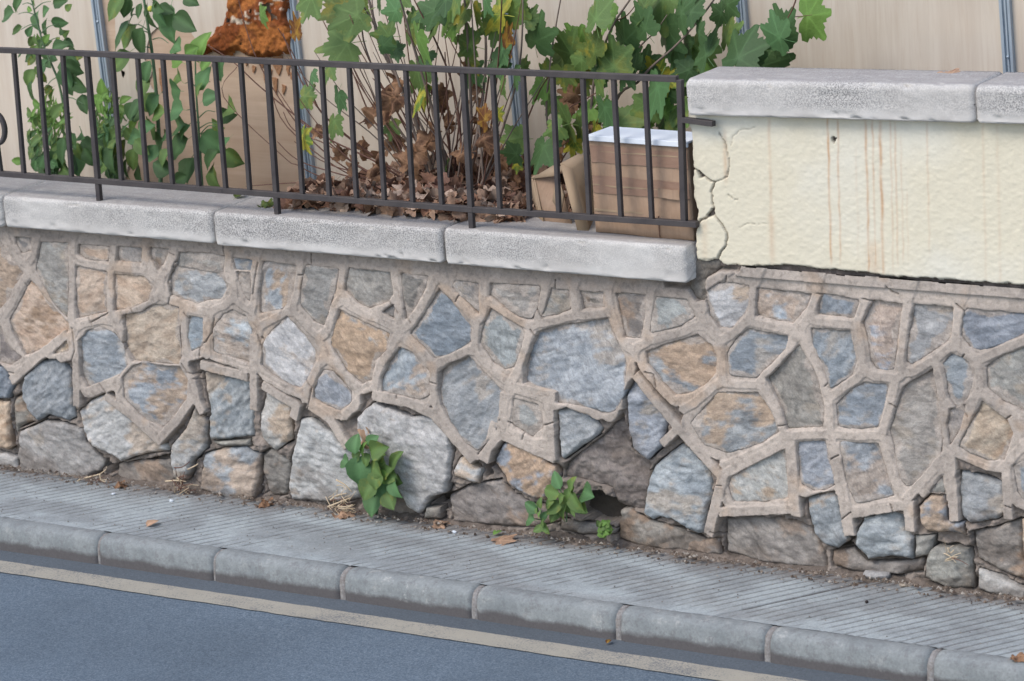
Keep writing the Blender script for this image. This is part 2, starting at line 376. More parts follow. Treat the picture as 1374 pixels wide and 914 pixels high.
 ('g',1,S7,[(1085,610),(1140,590),(1120,680),(1080,740),(1075,660)]),
]
PAL = {
 'b': ((129,135,140),(160,164,167),(166,156,144),0.66), 'B': ((138,143,146),(174,176,176),(176,160,142),0.66),
 'o': ((184,160,138),(204,184,163),(162,136,112),0.70), 'p': ((172,169,163),(194,190,184),(184,158,130),0.64),
 'P': ((174,173,170),(198,196,191),(190,167,143),0.70), 'g': ((142,136,129),(168,162,154),(160,147,131),0.66),
 'G': ((148,148,145),(176,175,171),(174,158,140),0.64), 'n': ((124,117,110),(156,148,139),(158,134,113),0.62),
 'w': ((164,161,156),(188,185,180),(172,156,140),0.72), 'W': ((164,162,157),(186,183,177),(176,154,132),0.74),
 'm': ((132,136,139),(168,170,170),(182,156,130),0.54), 'M': ((142,148,153),(182,185,186),(188,156,124),0.52),
 'r': ((122,112,104),(148,138,129),(126,115,106),0.7)}
MORT = srgb(202,187,173); MORT2 = srgb(182,169,157); SOIL = srgb(98,86,78)

# ------------------------------------------------------------ ground, road, pavement, kerb
def plane_sheet(name, x0, x1, y0, y1, z, m, label=None, kind='structure', parent=None):
    me = mesh(name, [(x0, y0, z), (x1, y0, z), (x1, y1, z), (x0, y1, z)], [(0, 1, 2, 3)], m, False)
    o = link(name, me, parent); o['kind'] = kind
    if label: o['label'] = label
    return o
s = NT('earth', 0.95); v = s.co(); n = s.noise(v, 6, 8, 0.7)
s.base(s.ramp(n, [(0.3, (0.05, 0.042, 0.035)), (0.7, (0.12, 0.10, 0.085))])); s.bump(n, 0.8, 0.02); M_EARTH = s.m
plane_sheet('ground', -80, 80, -80, 80, -0.98, M_EARTH, 'bare earth under the street and behind the hoarding')
s = NT('asphalt', 0.8); v = s.co()
n1 = s.noise(v, 140, 3, 0.8); n2 = s.noise(v, 1.3, 5, 0.6); n3 = s.noise(v, 330, 2, 0.5)
c = s.ramp(n1, [(0.34, (0.064, 0.088, 0.115)), (0.5, (0.116, 0.148, 0.180)), (0.68, (0.19, 0.23, 0.265))])
c = s.mix(1.0, c, s.ramp(n2, [(0.3, 0.85), (0.7, 1.08)]), 'MULTIPLY')
tc = s.n('ShaderNodeTexCoord'); sp = s.n('ShaderNodeSeparateXYZ'); s.l(tc.outputs['Object'], sp.inputs[0])
gy = s.math('ADD', sp.outputs[1], s.math('MULTIPLY', s.noise(v, 9, 4, 0.7), 0.03))
c = s.mix(s.ramp(s.math('ADD', gy, 1.0), [(0.286, 0.0), (0.312, 0.62)]), c, (0.085, 0.088, 0.09))       # grimy gutter strip
pt = s.noise(v, 0.55, 3, 0.5); c = s.mix(1.0, c, s.ramp(pt, [(0.35, 0.90), (0.65, 1.06)]), 'MULTIPLY')
s.base(c); s.bump(n1, 0.7, 0.004); s.bump(n3, 0.4, 0.002); M_ASPH = s.m
road = plane_sheet('road', -60, 60, -12, -0.58, ZR, M_ASPH, 'dark blue grey asphalt road with a faded pale edge line')
s = NT('road_paint', 0.8); v = s.co(); n1 = s.noise(v, 130, 4, 0.75); n2 = s.noise(v, 5, 6, 0.7)
wear = s.math('ADD', s.math('MULTIPLY', n1, 0.6), s.math('MULTIPLY', n2, 0.4))
pc = s.mix(s.noise(v, 9, 3), (0.29, 0.265, 0.215), (0.37, 0.335, 0.27))
s.base(s.mix(s.ramp(wear, [(0.40, 1.0), (0.50, 0.0)]), pc, (0.15, 0.15, 0.15))); s.bump(n1, 0.5, 0.003)
M_PAINT = s.m
# worn painted line with an uneven edge
xs = np.arange(-8, 8, 0.02); V = []; F = []
e0 = -0.712 + (fbm(xs * 14, xs * 0, 3) - 0.5) * 0.010; e1 = -0.822 + (fbm(xs * 14, xs * 0 + 9, 5) - 0.5) * 0.010
for i, x in enumerate(xs):
    V += [(x, e1[i], ZR + 0.004), (x, e0[i], ZR + 0.004)]
    if i: F.append((2 * i - 2, 2 * i, 2 * i + 1, 2 * i - 1))
o = link('painted_line', mesh('painted_line', V, F, M_PAINT, False), road)

# kerb: separate stones
s = NT('kerb_concrete', 0.85); v = s.co(objrand=True); tc = s.n('ShaderNodeTexCoord'); sp = s.n('ShaderNodeSeparateXYZ'); s.l(tc.outputs['Object'], sp.inputs[0])
n1 = s.noise(v, 120, 4, 0.7); n2 = s.noise(v, 7, 7, 0.7); n3 = s.noise(v, 26, 6, 0.75)
c = s.mix(s.ramp(n2, [(0.3, 0.0), (0.7, 1.0)]), srgb(124,128,128), srgb(150,153,151))
c = s.mix(s.ramp(n3, [(0.52, 0.0), (0.60, 0.45)]), c, srgb(112,110,110))
c = s.mix(s.math('MULTIPLY', s.ramp(s.noise(v, 14, 8, 0.8), [(0.56, 0.0), (0.62, 0.6)]), s.ramp(s.noise(v, 2.5, 3), [(0.45, 0.0), (0.6, 1.0)])), c, srgb(176,174,168))
c = s.mix(1.0, c, s.ramp(s.noise(v, 45, 6, 0.8), [(0.3, 0.82), (0.7, 1.08)]), 'MULTIPLY')
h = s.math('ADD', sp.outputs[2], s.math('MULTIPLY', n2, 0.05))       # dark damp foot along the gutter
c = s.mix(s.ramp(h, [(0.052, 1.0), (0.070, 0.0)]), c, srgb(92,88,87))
c = s.mix(1.0, c, s.ramp(n1, [(0.3, 0.78), (0.7, 1.0)]), 'MULTIPLY')
s.base(c); s.bump(n3, 0.5, 0.004); s.bump(n1, 0.5, 0.0015); M_KERB = s.m
s = NT('kerb_joint', 0.9); v = s.co(objrand=True); n = s.noise(v, 60, 5, 0.8)
s.base(s.ramp(n, [(0.35, srgb(118,110,104)), (0.62, srgb(148,145,142))])); s.bump(n, 1.0, 0.006); M_KJ = s.m
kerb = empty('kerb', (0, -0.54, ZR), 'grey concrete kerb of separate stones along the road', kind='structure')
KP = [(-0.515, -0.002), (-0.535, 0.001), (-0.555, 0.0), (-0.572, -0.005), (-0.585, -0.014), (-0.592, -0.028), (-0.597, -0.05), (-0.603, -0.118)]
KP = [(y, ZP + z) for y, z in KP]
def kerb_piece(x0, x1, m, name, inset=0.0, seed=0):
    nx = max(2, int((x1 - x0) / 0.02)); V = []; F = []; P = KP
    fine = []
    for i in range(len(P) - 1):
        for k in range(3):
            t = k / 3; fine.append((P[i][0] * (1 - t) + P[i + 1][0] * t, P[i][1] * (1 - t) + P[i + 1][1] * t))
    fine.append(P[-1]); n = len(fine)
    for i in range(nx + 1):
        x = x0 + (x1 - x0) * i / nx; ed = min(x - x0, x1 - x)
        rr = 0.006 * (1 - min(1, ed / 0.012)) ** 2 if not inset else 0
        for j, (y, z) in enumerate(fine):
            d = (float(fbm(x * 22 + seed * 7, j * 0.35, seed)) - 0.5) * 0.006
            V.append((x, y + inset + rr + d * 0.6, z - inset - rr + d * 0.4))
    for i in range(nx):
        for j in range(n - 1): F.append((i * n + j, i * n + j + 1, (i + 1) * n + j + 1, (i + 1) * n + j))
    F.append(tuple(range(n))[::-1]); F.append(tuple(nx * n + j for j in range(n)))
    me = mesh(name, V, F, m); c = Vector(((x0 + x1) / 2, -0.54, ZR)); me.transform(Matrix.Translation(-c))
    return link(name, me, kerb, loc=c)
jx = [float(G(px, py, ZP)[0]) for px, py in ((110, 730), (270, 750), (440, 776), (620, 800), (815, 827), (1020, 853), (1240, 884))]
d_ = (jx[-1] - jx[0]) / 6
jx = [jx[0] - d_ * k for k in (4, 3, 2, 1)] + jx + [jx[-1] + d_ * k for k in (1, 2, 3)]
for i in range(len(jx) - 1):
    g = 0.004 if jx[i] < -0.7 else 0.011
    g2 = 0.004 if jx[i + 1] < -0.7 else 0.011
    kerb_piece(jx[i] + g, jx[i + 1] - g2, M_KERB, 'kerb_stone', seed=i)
    kerb_piece(jx[i] - g - 0.004, jx[i] + g + 0.004, M_KJ, 'joint_mortar', inset=0.006, seed=i + 30)

# pavement: concrete pressed with slanting grooves
s = NT('pavement_concrete', 0.88); v = s.co(); a = s.n('ShaderNodeAttribute', attribute_name='col')
n1 = s.noise(v, 130, 4, 0.75); n2 = s.noise(v, 2.2, 7, 0.65); n3 = s.noise(v, 30, 6, 0.75)
c = s.mix(1.0, a.outputs[0], s.ramp(n1, [(0.3, 0.70), (0.68, 1.08)]), 'MULTIPLY')
c = s.mix(s.ramp(n3, [(0.56, 0.0), (0.68, 0.4)]), c, srgb(170,172,172))
s.base(c); s.bump(n1, 0.6, 0.002); s.bump(n3, 0.6, 0.004); M_PAVE = s.m
GD = np.array([0.551, 0.834]); GN = np.array([0.834, -0.551]); GS = 0.043
y0, y1 = -0.524, 0.06; da = GS / 9; nx = int(9.0 / 0.02); 
xa = np.arange(-3.6, 3.4, 0.0042); ya = np.arange(y0, y1, 0.012)
# rows follow the groove direction so a coarse step along it is enough
XX = xa[None, :] + (ya[:, None] - y0) * GD[0] / GD[1]; YY = np.repeat(ya[:, None], len(xa), 1)
ph = (XX * GN[0] + YY * GN[1]) / GS; fr = np.abs(ph - np.round(ph)) * 2          # 0 in the groove
cell = np.round(ph)
wear = fbm(XX * 1.6, YY * 3.5, 11, 4); wear2 = fbm(XX * 18, YY * 18, 12, 3)
dep = 0.0075 * sst(wear * 0.75 + wear2 * 0.35 + 0.34 * sst(YY, -0.45, -0.05), 0.40, 0.68) 
dep = dep * (0.55 + 0.45 * vn(cell * 3.1, YY * 5 + cell, 5))
gr = 1 - sst(fr, 0.10, 0.34)
jd = np.abs((XX - 1.42) * GN[0] + (YY + 0.046) * GN[1]); jn = 1 - sst(jd, 0.003, 0.008)   # wide joint between two slabs
brk = np.abs(((-XX * GD[0] + YY * GD[1]) / 0.095) % 1 - 0.5) * 2
ZZ = ZP - gr * dep - jn * 0.012 + (fbm(XX * 9, YY * 9, 3, 3) - 0.5) * 0.004 - (1 - sst(brk, 0.0, 0.10)) * 0.0012
A = srgb(166,172,172); B = srgb(136,139,139); D = srgb(84,77,72)
t = sst(fbm(XX * 5, YY * 9, 21, 5), 0.30, 0.70)[..., None] * 0.7 + 0.15
C = A * t + B * (1 - t)
dirt = np.clip(gr * sst(dep, 0.0005, 0.0055) * 0.85 + jn * 0.7, 0, 1)
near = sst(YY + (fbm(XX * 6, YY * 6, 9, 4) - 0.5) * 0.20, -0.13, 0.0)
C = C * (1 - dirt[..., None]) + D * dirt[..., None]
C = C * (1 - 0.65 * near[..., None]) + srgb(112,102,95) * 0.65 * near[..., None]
st_ = sst(fbm(XX * 2.3, YY * 7, 61, 5), 0.52, 0.72)[..., None] * 0.18; C = C * (1 - st_) + srgb(118,110,102) * st_
C = C * (0.86 + 0.28 * fbm(XX * 26, YY * 40, 63, 4))[..., None]
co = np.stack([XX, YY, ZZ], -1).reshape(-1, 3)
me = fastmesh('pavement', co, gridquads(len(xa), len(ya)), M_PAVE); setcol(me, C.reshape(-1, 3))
o = link('pavement', me); tag(o, 'grey concrete pavement pressed with slanting grooves', kind='structure')

# ------------------------------------------------------------ stone wall
wall = empty('stone_wall', (-0.3, 0.1, ZP), 'low retaining wall of irregular stones in raised mortar ribs under a pale coping', 'wall')
cells = []
for i, (ty, rib, T, pts) in enumerate(STONES):
    cells.append((ty, rib, wallpts(T(pts))))
# wall-face height field for the mortar (value = distance behind the face plane)
DX = 0.0032
gx = np.arange(-3.05, 2.62, DX); gz = np.arange(ZP - 0.04, 0.362, DX)
MX, MZ = np.meshgrid(gx, gz)
wx = MX + (fbm(MX * 32, MZ * 32, 1, 3) - 0.5) * 0.006; wz = MZ + (fbm(MX * 32, MZ * 32, 7, 3) - 0.5) * 0.006
d1 = np.full(MX.shape, 9.0); d2 = d1.copy(); r1 = np.ones(MX.shape, np.int8); r2 = r1.copy(); ins = np.zeros(MX.shape, bool)
for ty, rib, P in cells:
    xs_ = [p[0] for p in P]; zs_ = [p[1] for p in P]
    i0 = np.searchsorted(gx, min(xs_) - 0.16); i1 = np.searchsorted(gx, max(xs_) + 0.16)
    j0 = np.searchsorted(gz, min(zs_) - 0.16); j1 = np.searchsorted(gz, max(zs_) + 0.16)
    sl_ = (slice(j0, j1), slice(i0, i1)); X_ = wx[sl_]; Z_ = wz[sl_]
    if X_.size == 0: continue
    D = pdist(X_, Z_, P); I = inside(X_, Z_, P)
    ins[sl_] |= I; D = np.where(I, 0, D)
    a = d1[sl_]; b = d2[sl_]; ra = r1[sl_]; rb = r2[sl_]; rr = 1 if rib else 0
    c1 = D < a; c2 = (~c1) & (D < b)
    b2 = np.where(c1, a, np.where(c2, D, b)); rb2 = np.where(c1, ra, np.where(c2, rr, rb))
    a2 = np.where(c1, D, a); ra2 = np.where(c1, rr, ra)
    d1[sl_] = a2; d2[sl_] = b2; r1[sl_] = ra2; r2[sl_] = rb2
# ragged lower limit of the ribs: nothing ribbed below this line
lowline = wallpts([(-40, 520), (20, 520), (26, 548), (60, 480), (90, 540), (98, 560), (150, 525), (215, 600), (250, 555), (262, 530), (268, 570), (282, 560), (282, 505), (330, 505), (335, 555), (352, 552), (384, 555), (395, 560), (440, 580), (470, 610), (500, 560), (590, 570), (615, 600), (632, 622), (655, 624), (668, 585), (700, 595), (734, 622), (748, 615), (745, 550), (830, 558), (850, 500), (880, 545), (900, 590), (930, 605), (965, 640), (940, 715), (955, 722), (965, 695), (1070, 696), (1078, 655), (1115, 655), (1138, 722), (1150, 720), (1150, 697), (1205, 688), (1215, 716), (1240, 700), (1260, 640), (1270, 700), (1290, 700), (1290, 640), (1340, 650), (1352, 698), (1374, 680), (1420, 680)])
LL = np.interp(MX, [p[0] for p in lowline], [p[1] for p in lowline]) if False else None
both = (r1 == 1) & (r2 == 1); one = (r1 != r2)
ribm = np.where(both, 1.0, 0.0)
# a rib also skirts the upper side of the unribbed stones where a ribbed one is close
ribm = np.where(one & (np.where(r1 == 1, d1, d2) < 0.046) & (MZ > -0.62), 1.0, ribm)
Vb = lambda pts: wallpts(pts)
HOLES = [Vb([(128, 618), (150, 628), (222, 612), (222, 628), (150, 640), (135, 640)]), Vb([(772, 662), (798, 662), (822, 674), (842, 688), (834, 700), (822, 708), (790, 706), (766, 692)]),
         Vb([(642, 622), (655, 622), (657, 640), (645, 644)]), Vb([(570, 672), (600, 664), (600, 688), (575, 690)]), Vb([(1110, 735), (1135, 732), (1150, 748), (1215, 752), (1238, 752), (1230, 775), (1150, 770), (1115, 755)])]
lowd = np.zeros(MX.shape)
for P in HOLES: lowd = np.maximum(lowd, np.where(inside(wx, wz, P), 1.0, 0.0) )
ribm = np.where(inside(MX, MZ, Vb([(672, 560), (742, 575), (744, 618), (669, 586)])), 1.0, ribm)
ribm = np.where(lowd > 0, 0, ribm)
ribm = np.where((MZ < ZP + 0.03), 0, ribm)
k = 1
rs = ribm.copy()
for _ in range(k):
    rs[1:-1, 1:-1] = (rs[1:-1, 1:-1] * 2 + rs[:-2, 1:-1] + rs[2:, 1:-1] + rs[1:-1, :-2] + rs[1:-1, 2:]) / 6
edge = sst(d1, 0.000, 0.0034)
ribdepth = 0.0 + (fbm(MX * 9, MZ * 9, 41, 4) - 0.5) * 0.007 + (fbm(MX * 45, MZ * 45, 42, 3) - 0.5) * 0.004
# the pointing is a raised band: flat crown, shoulders dropping a little where joints are wide
w2 = d1 + d2
ribdepth = ribdepth + 0.006 * sst(np.abs(d2 - d1), 0.028, 0.036) * (fbm(MX * 6, MZ * 6, 44, 2) * 0.8 + 0.2) + 0.002 * (1 - sst(d1, 0.004, 0.011))
gap = np.where(MZ > -0.60, 0.030, 0.045) + (fbm(MX * 26, MZ * 26, 51, 5) - 0.5) * 0.06 + 0.14 * lowd
dep = ribdepth * rs + gap * (1 - rs)
dep = dep * edge + 0.075 * (1 - edge)
dep = np.where(ins, 0.075, dep)
STRAPS = [([(972, 632), (950, 719)], 15), ([(1119, 595), (1140, 720)], 16), ([(1059, 580), (1068, 693)], 15), ([(1219, 672), (1221, 714)], 14), ([(1274, 608), (1280, 700)], 14), ([(1350, 632), (1353, 698)], 13),
 ([(1272, 606), (1215, 672)], 12), ([(1139, 691), (1217, 678)], 12), ([(965, 688), (1073, 683)], 13), ([(968, 640), (912, 578), (885, 545), (852, 503)], 14), ([(908, 577), (888, 596)], 12), ([(972, 636), (1060, 592)], 12),
 ([(669, 583), (743, 616)], 14), ([(735, 528), (740, 618)], 14), ([(677, 528), (671, 587)], 14), ([(690, 521), (745, 533)], 14), ([(141, 532), (178, 560), (212, 592), (240, 560), (258, 535)], 13), ([(256, 506), (264, 540), (272, 556)], 14), ([(340, 450), (340, 551)], 13),
 ([(90, 448), (50, 480), (14, 512)], 14), ([(100, 455), (103, 546)], 13), ([(112, 528), (160, 508)], 12), ([(413, 542), (442, 562), (458, 588), (466, 600)], 15), ([(352, 517), (372, 530), (398, 545), (393, 562)], 14),
 ([(500, 531), (545, 540), (580, 556), (606, 585), (636, 620)], 15), ([(664, 566), (650, 620)], 14), ([(480, 538), (462, 560)], 12), ([(268, 490), (332, 506)], 14)]
smask = np.zeros(MX.shape)
for pts, wpx in STRAPS:
    P = wallpts(pts); hw = wpx / 2 / 352; xs_ = [p[0] for p in P]; zs_ = [p[1] for p in P]
    i0 = np.searchsorted(gx, min(xs_) - 0.05); i1 = np.searchsorted(gx, max(xs_) + 0.05); j0 = np.searchsorted(gz, min(zs_) - 0.05); j1 = np.searchsorted(gz, max(zs_) + 0.05)
    sl_ = (slice(j0, j1), slice(i0, i1))
    if not wx[sl_].size: continue
    X_ = wx[sl_]; Z_ = wz[sl_]; m_ = 1 - sst(pdist(X_, Z_, P, False), hw - 0.001, hw + 0.002)
    for a_, b_ in ((P[0], P[1]), (P[-1], P[-2])):      # square, slightly ragged ends
        L_ = math.dist(a_, b_); tt = ((X_ - a_[0]) * (b_[0] - a_[0]) + (Z_ - a_[1]) * (b_[1] - a_[1])) / L_ + (fbm(X_ * 50, Z_ * 50, 91, 2) - .5) * 0.01
        m_ = m_ * sst(tt, -0.003, 0.0)
    smask[sl_] = np.maximum(smask[sl_], m_)
sdep = -0.001 + (fbm(MX * 9, MZ * 9, 41, 4) - 0.5) * 0.007 + (fbm(MX * 50, MZ * 50, 46, 3) - 0.5) * 0.004
dep = np.where(smask > 0.02, np.minimum(dep, sdep * smask + np.minimum(dep, 0.06) * (1 - smask)), dep); rs = np.maximum(rs, smask)
CR = [Vb(p) for p in ([(298, 324), (301, 344), (290, 346)], [(345, 352), (338, 395)], [(416, 341), (417, 354)], [(266, 480), (267, 462), (276, 460), (284, 445), (287, 428)],
     [(120, 433), (145, 420)], [(268, 496), (262, 504), (250, 500), (243, 488)], [(297, 610), (300, 625)], [(640, 610), (655, 590)], [(724, 572), (742, 568)], [(700, 590), (703, 580)],
     [(405, 505), (418, 520), (412, 550)], [(865, 500), (876, 503), (880, 520)], [(1190, 384), (1196, 392), (1205, 395)], [(1016, 737), (1020, 745)], [(955, 652), (968, 652)],
     [(226, 410), (228, 395), (224, 380), (234, 352), (240, 350)], [(345, 450), (352, 470)], [(90, 500), (100, 470), (96, 440)], [(530, 515), (532, 535)])]
rc_ = random.Random(17)
for (ty_, rib_, P_) in cells:                      # shrinkage cracks running across the pointing
    for k_ in range(1 if rc_.random() < 0.45 else 0):
        a_ = rc_.randrange(len(P_)); x_, z_ = P_[a_]; x2_, z2_ = P_[(a_ + 1) % len(P_)]; t_ = rc_.random(); x_ += (x2_ - x_) * t_; z_ += (z2_ - z_) * t_
        an_ = math.atan2(z2_ - z_, x2_ - x_ + 1e-6) + math.pi / 2 + rc_.uniform(-.6, .6); L_ = rc_.uniform(0.02, 0.05)
        CR.append([(x_ - L_ * math.cos(an_), z_ - L_ * math.sin(an_)), (x_ + rc_.uniform(-.005, .005), z_), (x_ + L_ * math.cos(an_), z_ + L_ * math.sin(an_))])
crack = np.zeros(MX.shape)
for P in CR:
    xs_ = [p[0] for p in P]; zs_ = [p[1] for p in P]
    i0 = np.searchsorted(gx, min(xs_) - 0.03); i1 = np.searchsorted(gx, max(xs_) + 0.03); j0 = np.searchsorted(gz, min(zs_) - 0.03); j1 = np.searchsorted(gz, max(zs_) + 0.03)
    sl_ = (slice(j0, j1), slice(i0, i1))
    if wx[sl_].size: crack[sl_] = np.maximum(crack[sl_], 1 - sst(pdist(wx[sl_], wz[sl_], P, False), 0.0006, 0.0034))
dep = dep + 0.010 * crack
XE = 0.842
topz = np.where(MX < XE, ZC0 + 0.012, 0.3555 + (fbm(MX * 10, MZ * 0, 61, 3) - 0.5) * 0.008)
# proud cement band under the yellow render
band = (MX > 0.97) & (MZ > 0.315 + 0.0 * MX)
dep = np.where(band & ~ins, dep - 0.010 * sst(MZ, 0.30, 0.32), dep)
keep = MZ < topz
t = sst(fbm(MX * 4, MZ * 4, 71, 5), 0.3, 0.7)[..., None]; C = MORT * t + MORT2 * (1 - t)
g_ = sst(fbm(MX * 2.2, MZ * 6, 75, 5) + 0.25 * sst(-MZ, 0.2, 0.7), 0.5, 0.8)[..., None]; C = C * (1 - 0.4 * g_) + srgb(160,148,138) * 0.4 * g_
o_ = sst(fbm(MX * 7, MZ * 7, 77, 4), 0.60, 0.75)[..., None]; C = C * (1 - 0.5 * o_) + srgb(196,168,142) * 0.5 * o_
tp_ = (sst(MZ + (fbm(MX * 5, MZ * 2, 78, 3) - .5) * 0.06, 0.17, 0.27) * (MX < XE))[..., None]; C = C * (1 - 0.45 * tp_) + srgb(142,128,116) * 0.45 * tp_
pit = sst(fbm(MX * 70, MZ * 70, 81, 3), 0.60, 0.72)[..., None]; C = C * (1 - 0.20 * pit)
ml = sst(fbm(MX * 14, MZ * 14, 83, 5), 0.50, 0.66)[..., None]; C = C * (1 - 0.11 * ml)
low = (1 - rs)[..., None]; sv = (0.75 + 0.5 * fbm(MX * 25, MZ * 25, 79, 4))[..., None]
C = C * (1 - low) + (SOIL * 0.55 + MORT2 * 0.45) * sv * low
C = C * (1 - 0.5 * crack[..., None])
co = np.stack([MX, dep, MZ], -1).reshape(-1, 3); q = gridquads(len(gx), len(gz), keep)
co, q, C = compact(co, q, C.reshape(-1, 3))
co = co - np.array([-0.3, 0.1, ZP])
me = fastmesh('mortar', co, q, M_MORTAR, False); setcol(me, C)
o = link('mortar', me); o.parent = wall
bmo('core', boxbm(-3.05, 0.84, 0.13, YB, ZP - 0.05, ZC0 - 0.002), M_MORTAR if False else M_EARTH, wall)
bmo('core', boxbm(0.845, 2.62, 0.13, YB, ZP - 0.05, 0.345), M_EARTH, wall)

# stones
STEP = 0.0056
for i, (ty, rib, P) in enumerate(cells):
    rnd = random.Random(i * 13 + 5)
    P0 = np.array(P); c0 = P0.mean(0)
    Q = offset(P, 0.005) if rib else offset(P, -0.002 if ty != 'r' else 0.01)
    # roughened outline
    B_ = []
    for a, b in zip(Q, Q[1:] + Q[:1]):
        L = math.dist(a, b); n_ = max(1, int(L / 0.011))
        for k_ in range(n_):
            t_ = k_ / n_; B_.append((a[0] + (b[0] - a[0]) * t_, a[1] + (b[1] - a[1]) * t_))
    # two rounds of corner cutting with jitter for the free-standing ones
    B_ = np.array(B_)
    if len(B_) > 6 and rib:
        B_ = B_ * 0.5 + (np.roll(B_, 1, 0) + np.roll(B_, -1, 0)) * 0.25
    am = 0.003 if rib else 0.006
    nrm = B_ - c0; nrm /= np.linalg.norm(nrm, axis=1)[:, None] + 1e-9
    jn_ = fbm(B_[:, 0] * 35 + i, B_[:, 1] * 35, 100 + i, 3) - 0.5
    B_ = B_ + nrm * (jn_ * 2 * am)[:, None]
    x0_, z0_ = B_.min(0); x1_, z1_ = B_.max(0)
    hx = np.arange(x0_, x1_, STEP); hz = np.arange(z0_, z1_, STEP * 0.9); HX, HZ = np.meshgrid(hx, hz); HX = HX + (np.arange(len(hz)) % 2)[:, None] * STEP / 2
    rng = np.random.RandomState(i); HX = (HX + rng.uniform(-1, 1, HX.shape) * STEP * 0.2).ravel(); HZ = (HZ + rng.uniform(-1, 1, HZ.shape) * STEP * 0.2).ravel()
    bl = [tuple(p) for p in B_]
    k_ = inside(HX, HZ, bl) & (pdist(HX, HZ, bl) > STEP * 0.6)
    V2 = np.concatenate([B_, np.stack([HX[k_], HZ[k_]], 1)]); nb = len(B_)
    r_ = delaunay_2d_cdt([Vector(v_) for v_ in V2], [(a, (a + 1) % nb) for a in range(nb)], [], 1, 1e-7)
    vv = np.array([tuple(v_) for v_ in r_[0]]); ff = [tuple(f) for f in r_[2]]
    dd = pdist(vv[:, 0], vv[:, 1], bl)
    # surface: tilted, cleft along slanting beds, chipped edges
    an = rnd.uniform(-0.5, 0.5) + (0.35 if ty in 'bBmM' else 0)
    u = vv[:, 0] * math.cos(an) + vv[:, 1] * math.sin(an); v_ = -vv[:, 0] * math.sin(an) + vv[:, 1] * math.cos(an)
    sx, sy = (7, 32) if ty in 'bBmM' else (13, 22)
    f1 = fbm(u * sx + i * 3.7, v_ * sy, 200 + i, 5); f2 = fbm(u * 5, v_ * 7 + i, 300 + i, 3)
    steps = np.floor(f2 * 7) + sst(f2 * 7 - np.floor(f2 * 7), 0.75, 1.0)          # flat cleavage ledges
    amp = {'r': 0.026}.get(ty, 0.013 if not rib else 0.009)
    if rib == 0: base = rnd.uniform(0.000, 0.014)
    elif rib == 2: base = 0.008
    else: base = rnd.uniform(0.004, 0.011)
    if ty == 'n' and not rib: base = 0.032
    if ty == 'r': base = 0.045 if c0[1] < 0 else 0.018
    if ty in 'W': base = -0.006
    tx, tz = rnd.uniform(-0.06, 0.06), rnd.uniform(-0.05, 0.07)
    dep_ = base - (f1 - 0.5) * amp - (steps / 7 - 0.5) * amp * 1.5 + (vv[:, 0] - c0[0]) * tx + (vv[:, 1] - c0[1]) * tz
    nf = 7; fac = np.full(len(vv), -1.0); sl2 = 0.11 if not rib else 0.06; sz_ = max(x1_ - x0_, z1_ - z0_)
    wv = fbm(vv[:, 0] * 12, vv[:, 1] * 12, 950 + i, 3) - .5; wu = fbm(vv[:, 0] * 12, vv[:, 1] * 12, 970 + i, 3) - .5
    for k_ in range(nf):
        a_ = 2 * math.pi * (k_ + rnd.random()) / nf; q_ = rnd.uniform(0.3, 1.0) * sl2; r_ = rnd.uniform(0.08, 0.34) * sz_
        fac = np.maximum(fac, ((vv[:, 0] + wu * 0.03 - c0[0]) * math.cos(a_) + (vv[:, 1] + wv * 0.03 - c0[1]) * math.sin(a_) - r_) * q_)
    fac = np.maximum(fac, -0.001); dep_ = dep_ + fac * 1.5 - (np.abs(fbm(u * 18, v_ * 30, 990 + i, 4) - 0.5) - 0.1) * (0.02 if not rib else 0.012)
    dep_ = np.clip(dep_, -0.012 if not rib else 0.001, 0.08)
    fi = fbm(vv[:, 0] * 60, vv[:, 1] * 60, 400 + i, 3)
    if not rib:
        e_ = np.clip(1 - dd / (0.004 + 0.016 * fi), 0, 1); dep_ = dep_ + 0.014 * e_ ** 1.4
    else:
        e_ = np.clip(1 - dd / 0.02, 0, 1); dep_ = dep_ + 0.006 * e_ * (fi - 0.3)
    n0 = len(vv)
    order = None
    # rim wall going back into the joint: boundary edges found from the faces
    ec = {}
    for f in ff:
        for a, b in zip(f, f[1:] + f[:1]): ec[(a, b)] = 1
    VV = [(x_, y_, z_) for x_, y_, z_ in zip(vv[:, 0] - c0[0], dep_, vv[:, 1] - c0[1])]
    # make faces look towards -Y
    ar = 0
    f = ff[0]; a, b, c_ = (vv[f[0]], vv[f[1]], vv[f[2]]); ar = (b[0] - a[0]) * (c_[1] - a[1]) - (b[1] - a[1]) * (c_[0] - a[0])
    if ar < 0: ff = [g_[::-1] for g_ in ff]; ec = {(b, a): 1 for a, b in ec}
    back = {}
    for (a, b) in list(ec):
        if (b, a) in ec: continue
        for k_ in (a, b):
            if k_ not in back:
                back[k_] = len(VV); VV.append((vv[k_, 0] - c0[0], 0.10, vv[k_, 1] - c0[1]))
        ff.append((b, a, back[a], back[b]))
    A, B, C3, thr = PAL[ty]; A = srgb(*A); B = srgb(*B); C3 = srgb(*C3)
    hue = 1 + np.array([rnd.uniform(-.03, .03), rnd.uniform(-.01, .01), rnd.uniform(-.03, .03)]) + rnd.uniform(-.10, .08)
    t = 0.12 + 0.76 * sst(f1 * 0.4 + fbm(u * 16, v_ * 34, 500 + i, 5) * 0.6, 0.36, 0.64)[:, None]; cc = (A * (1 - t) + B * t) * hue
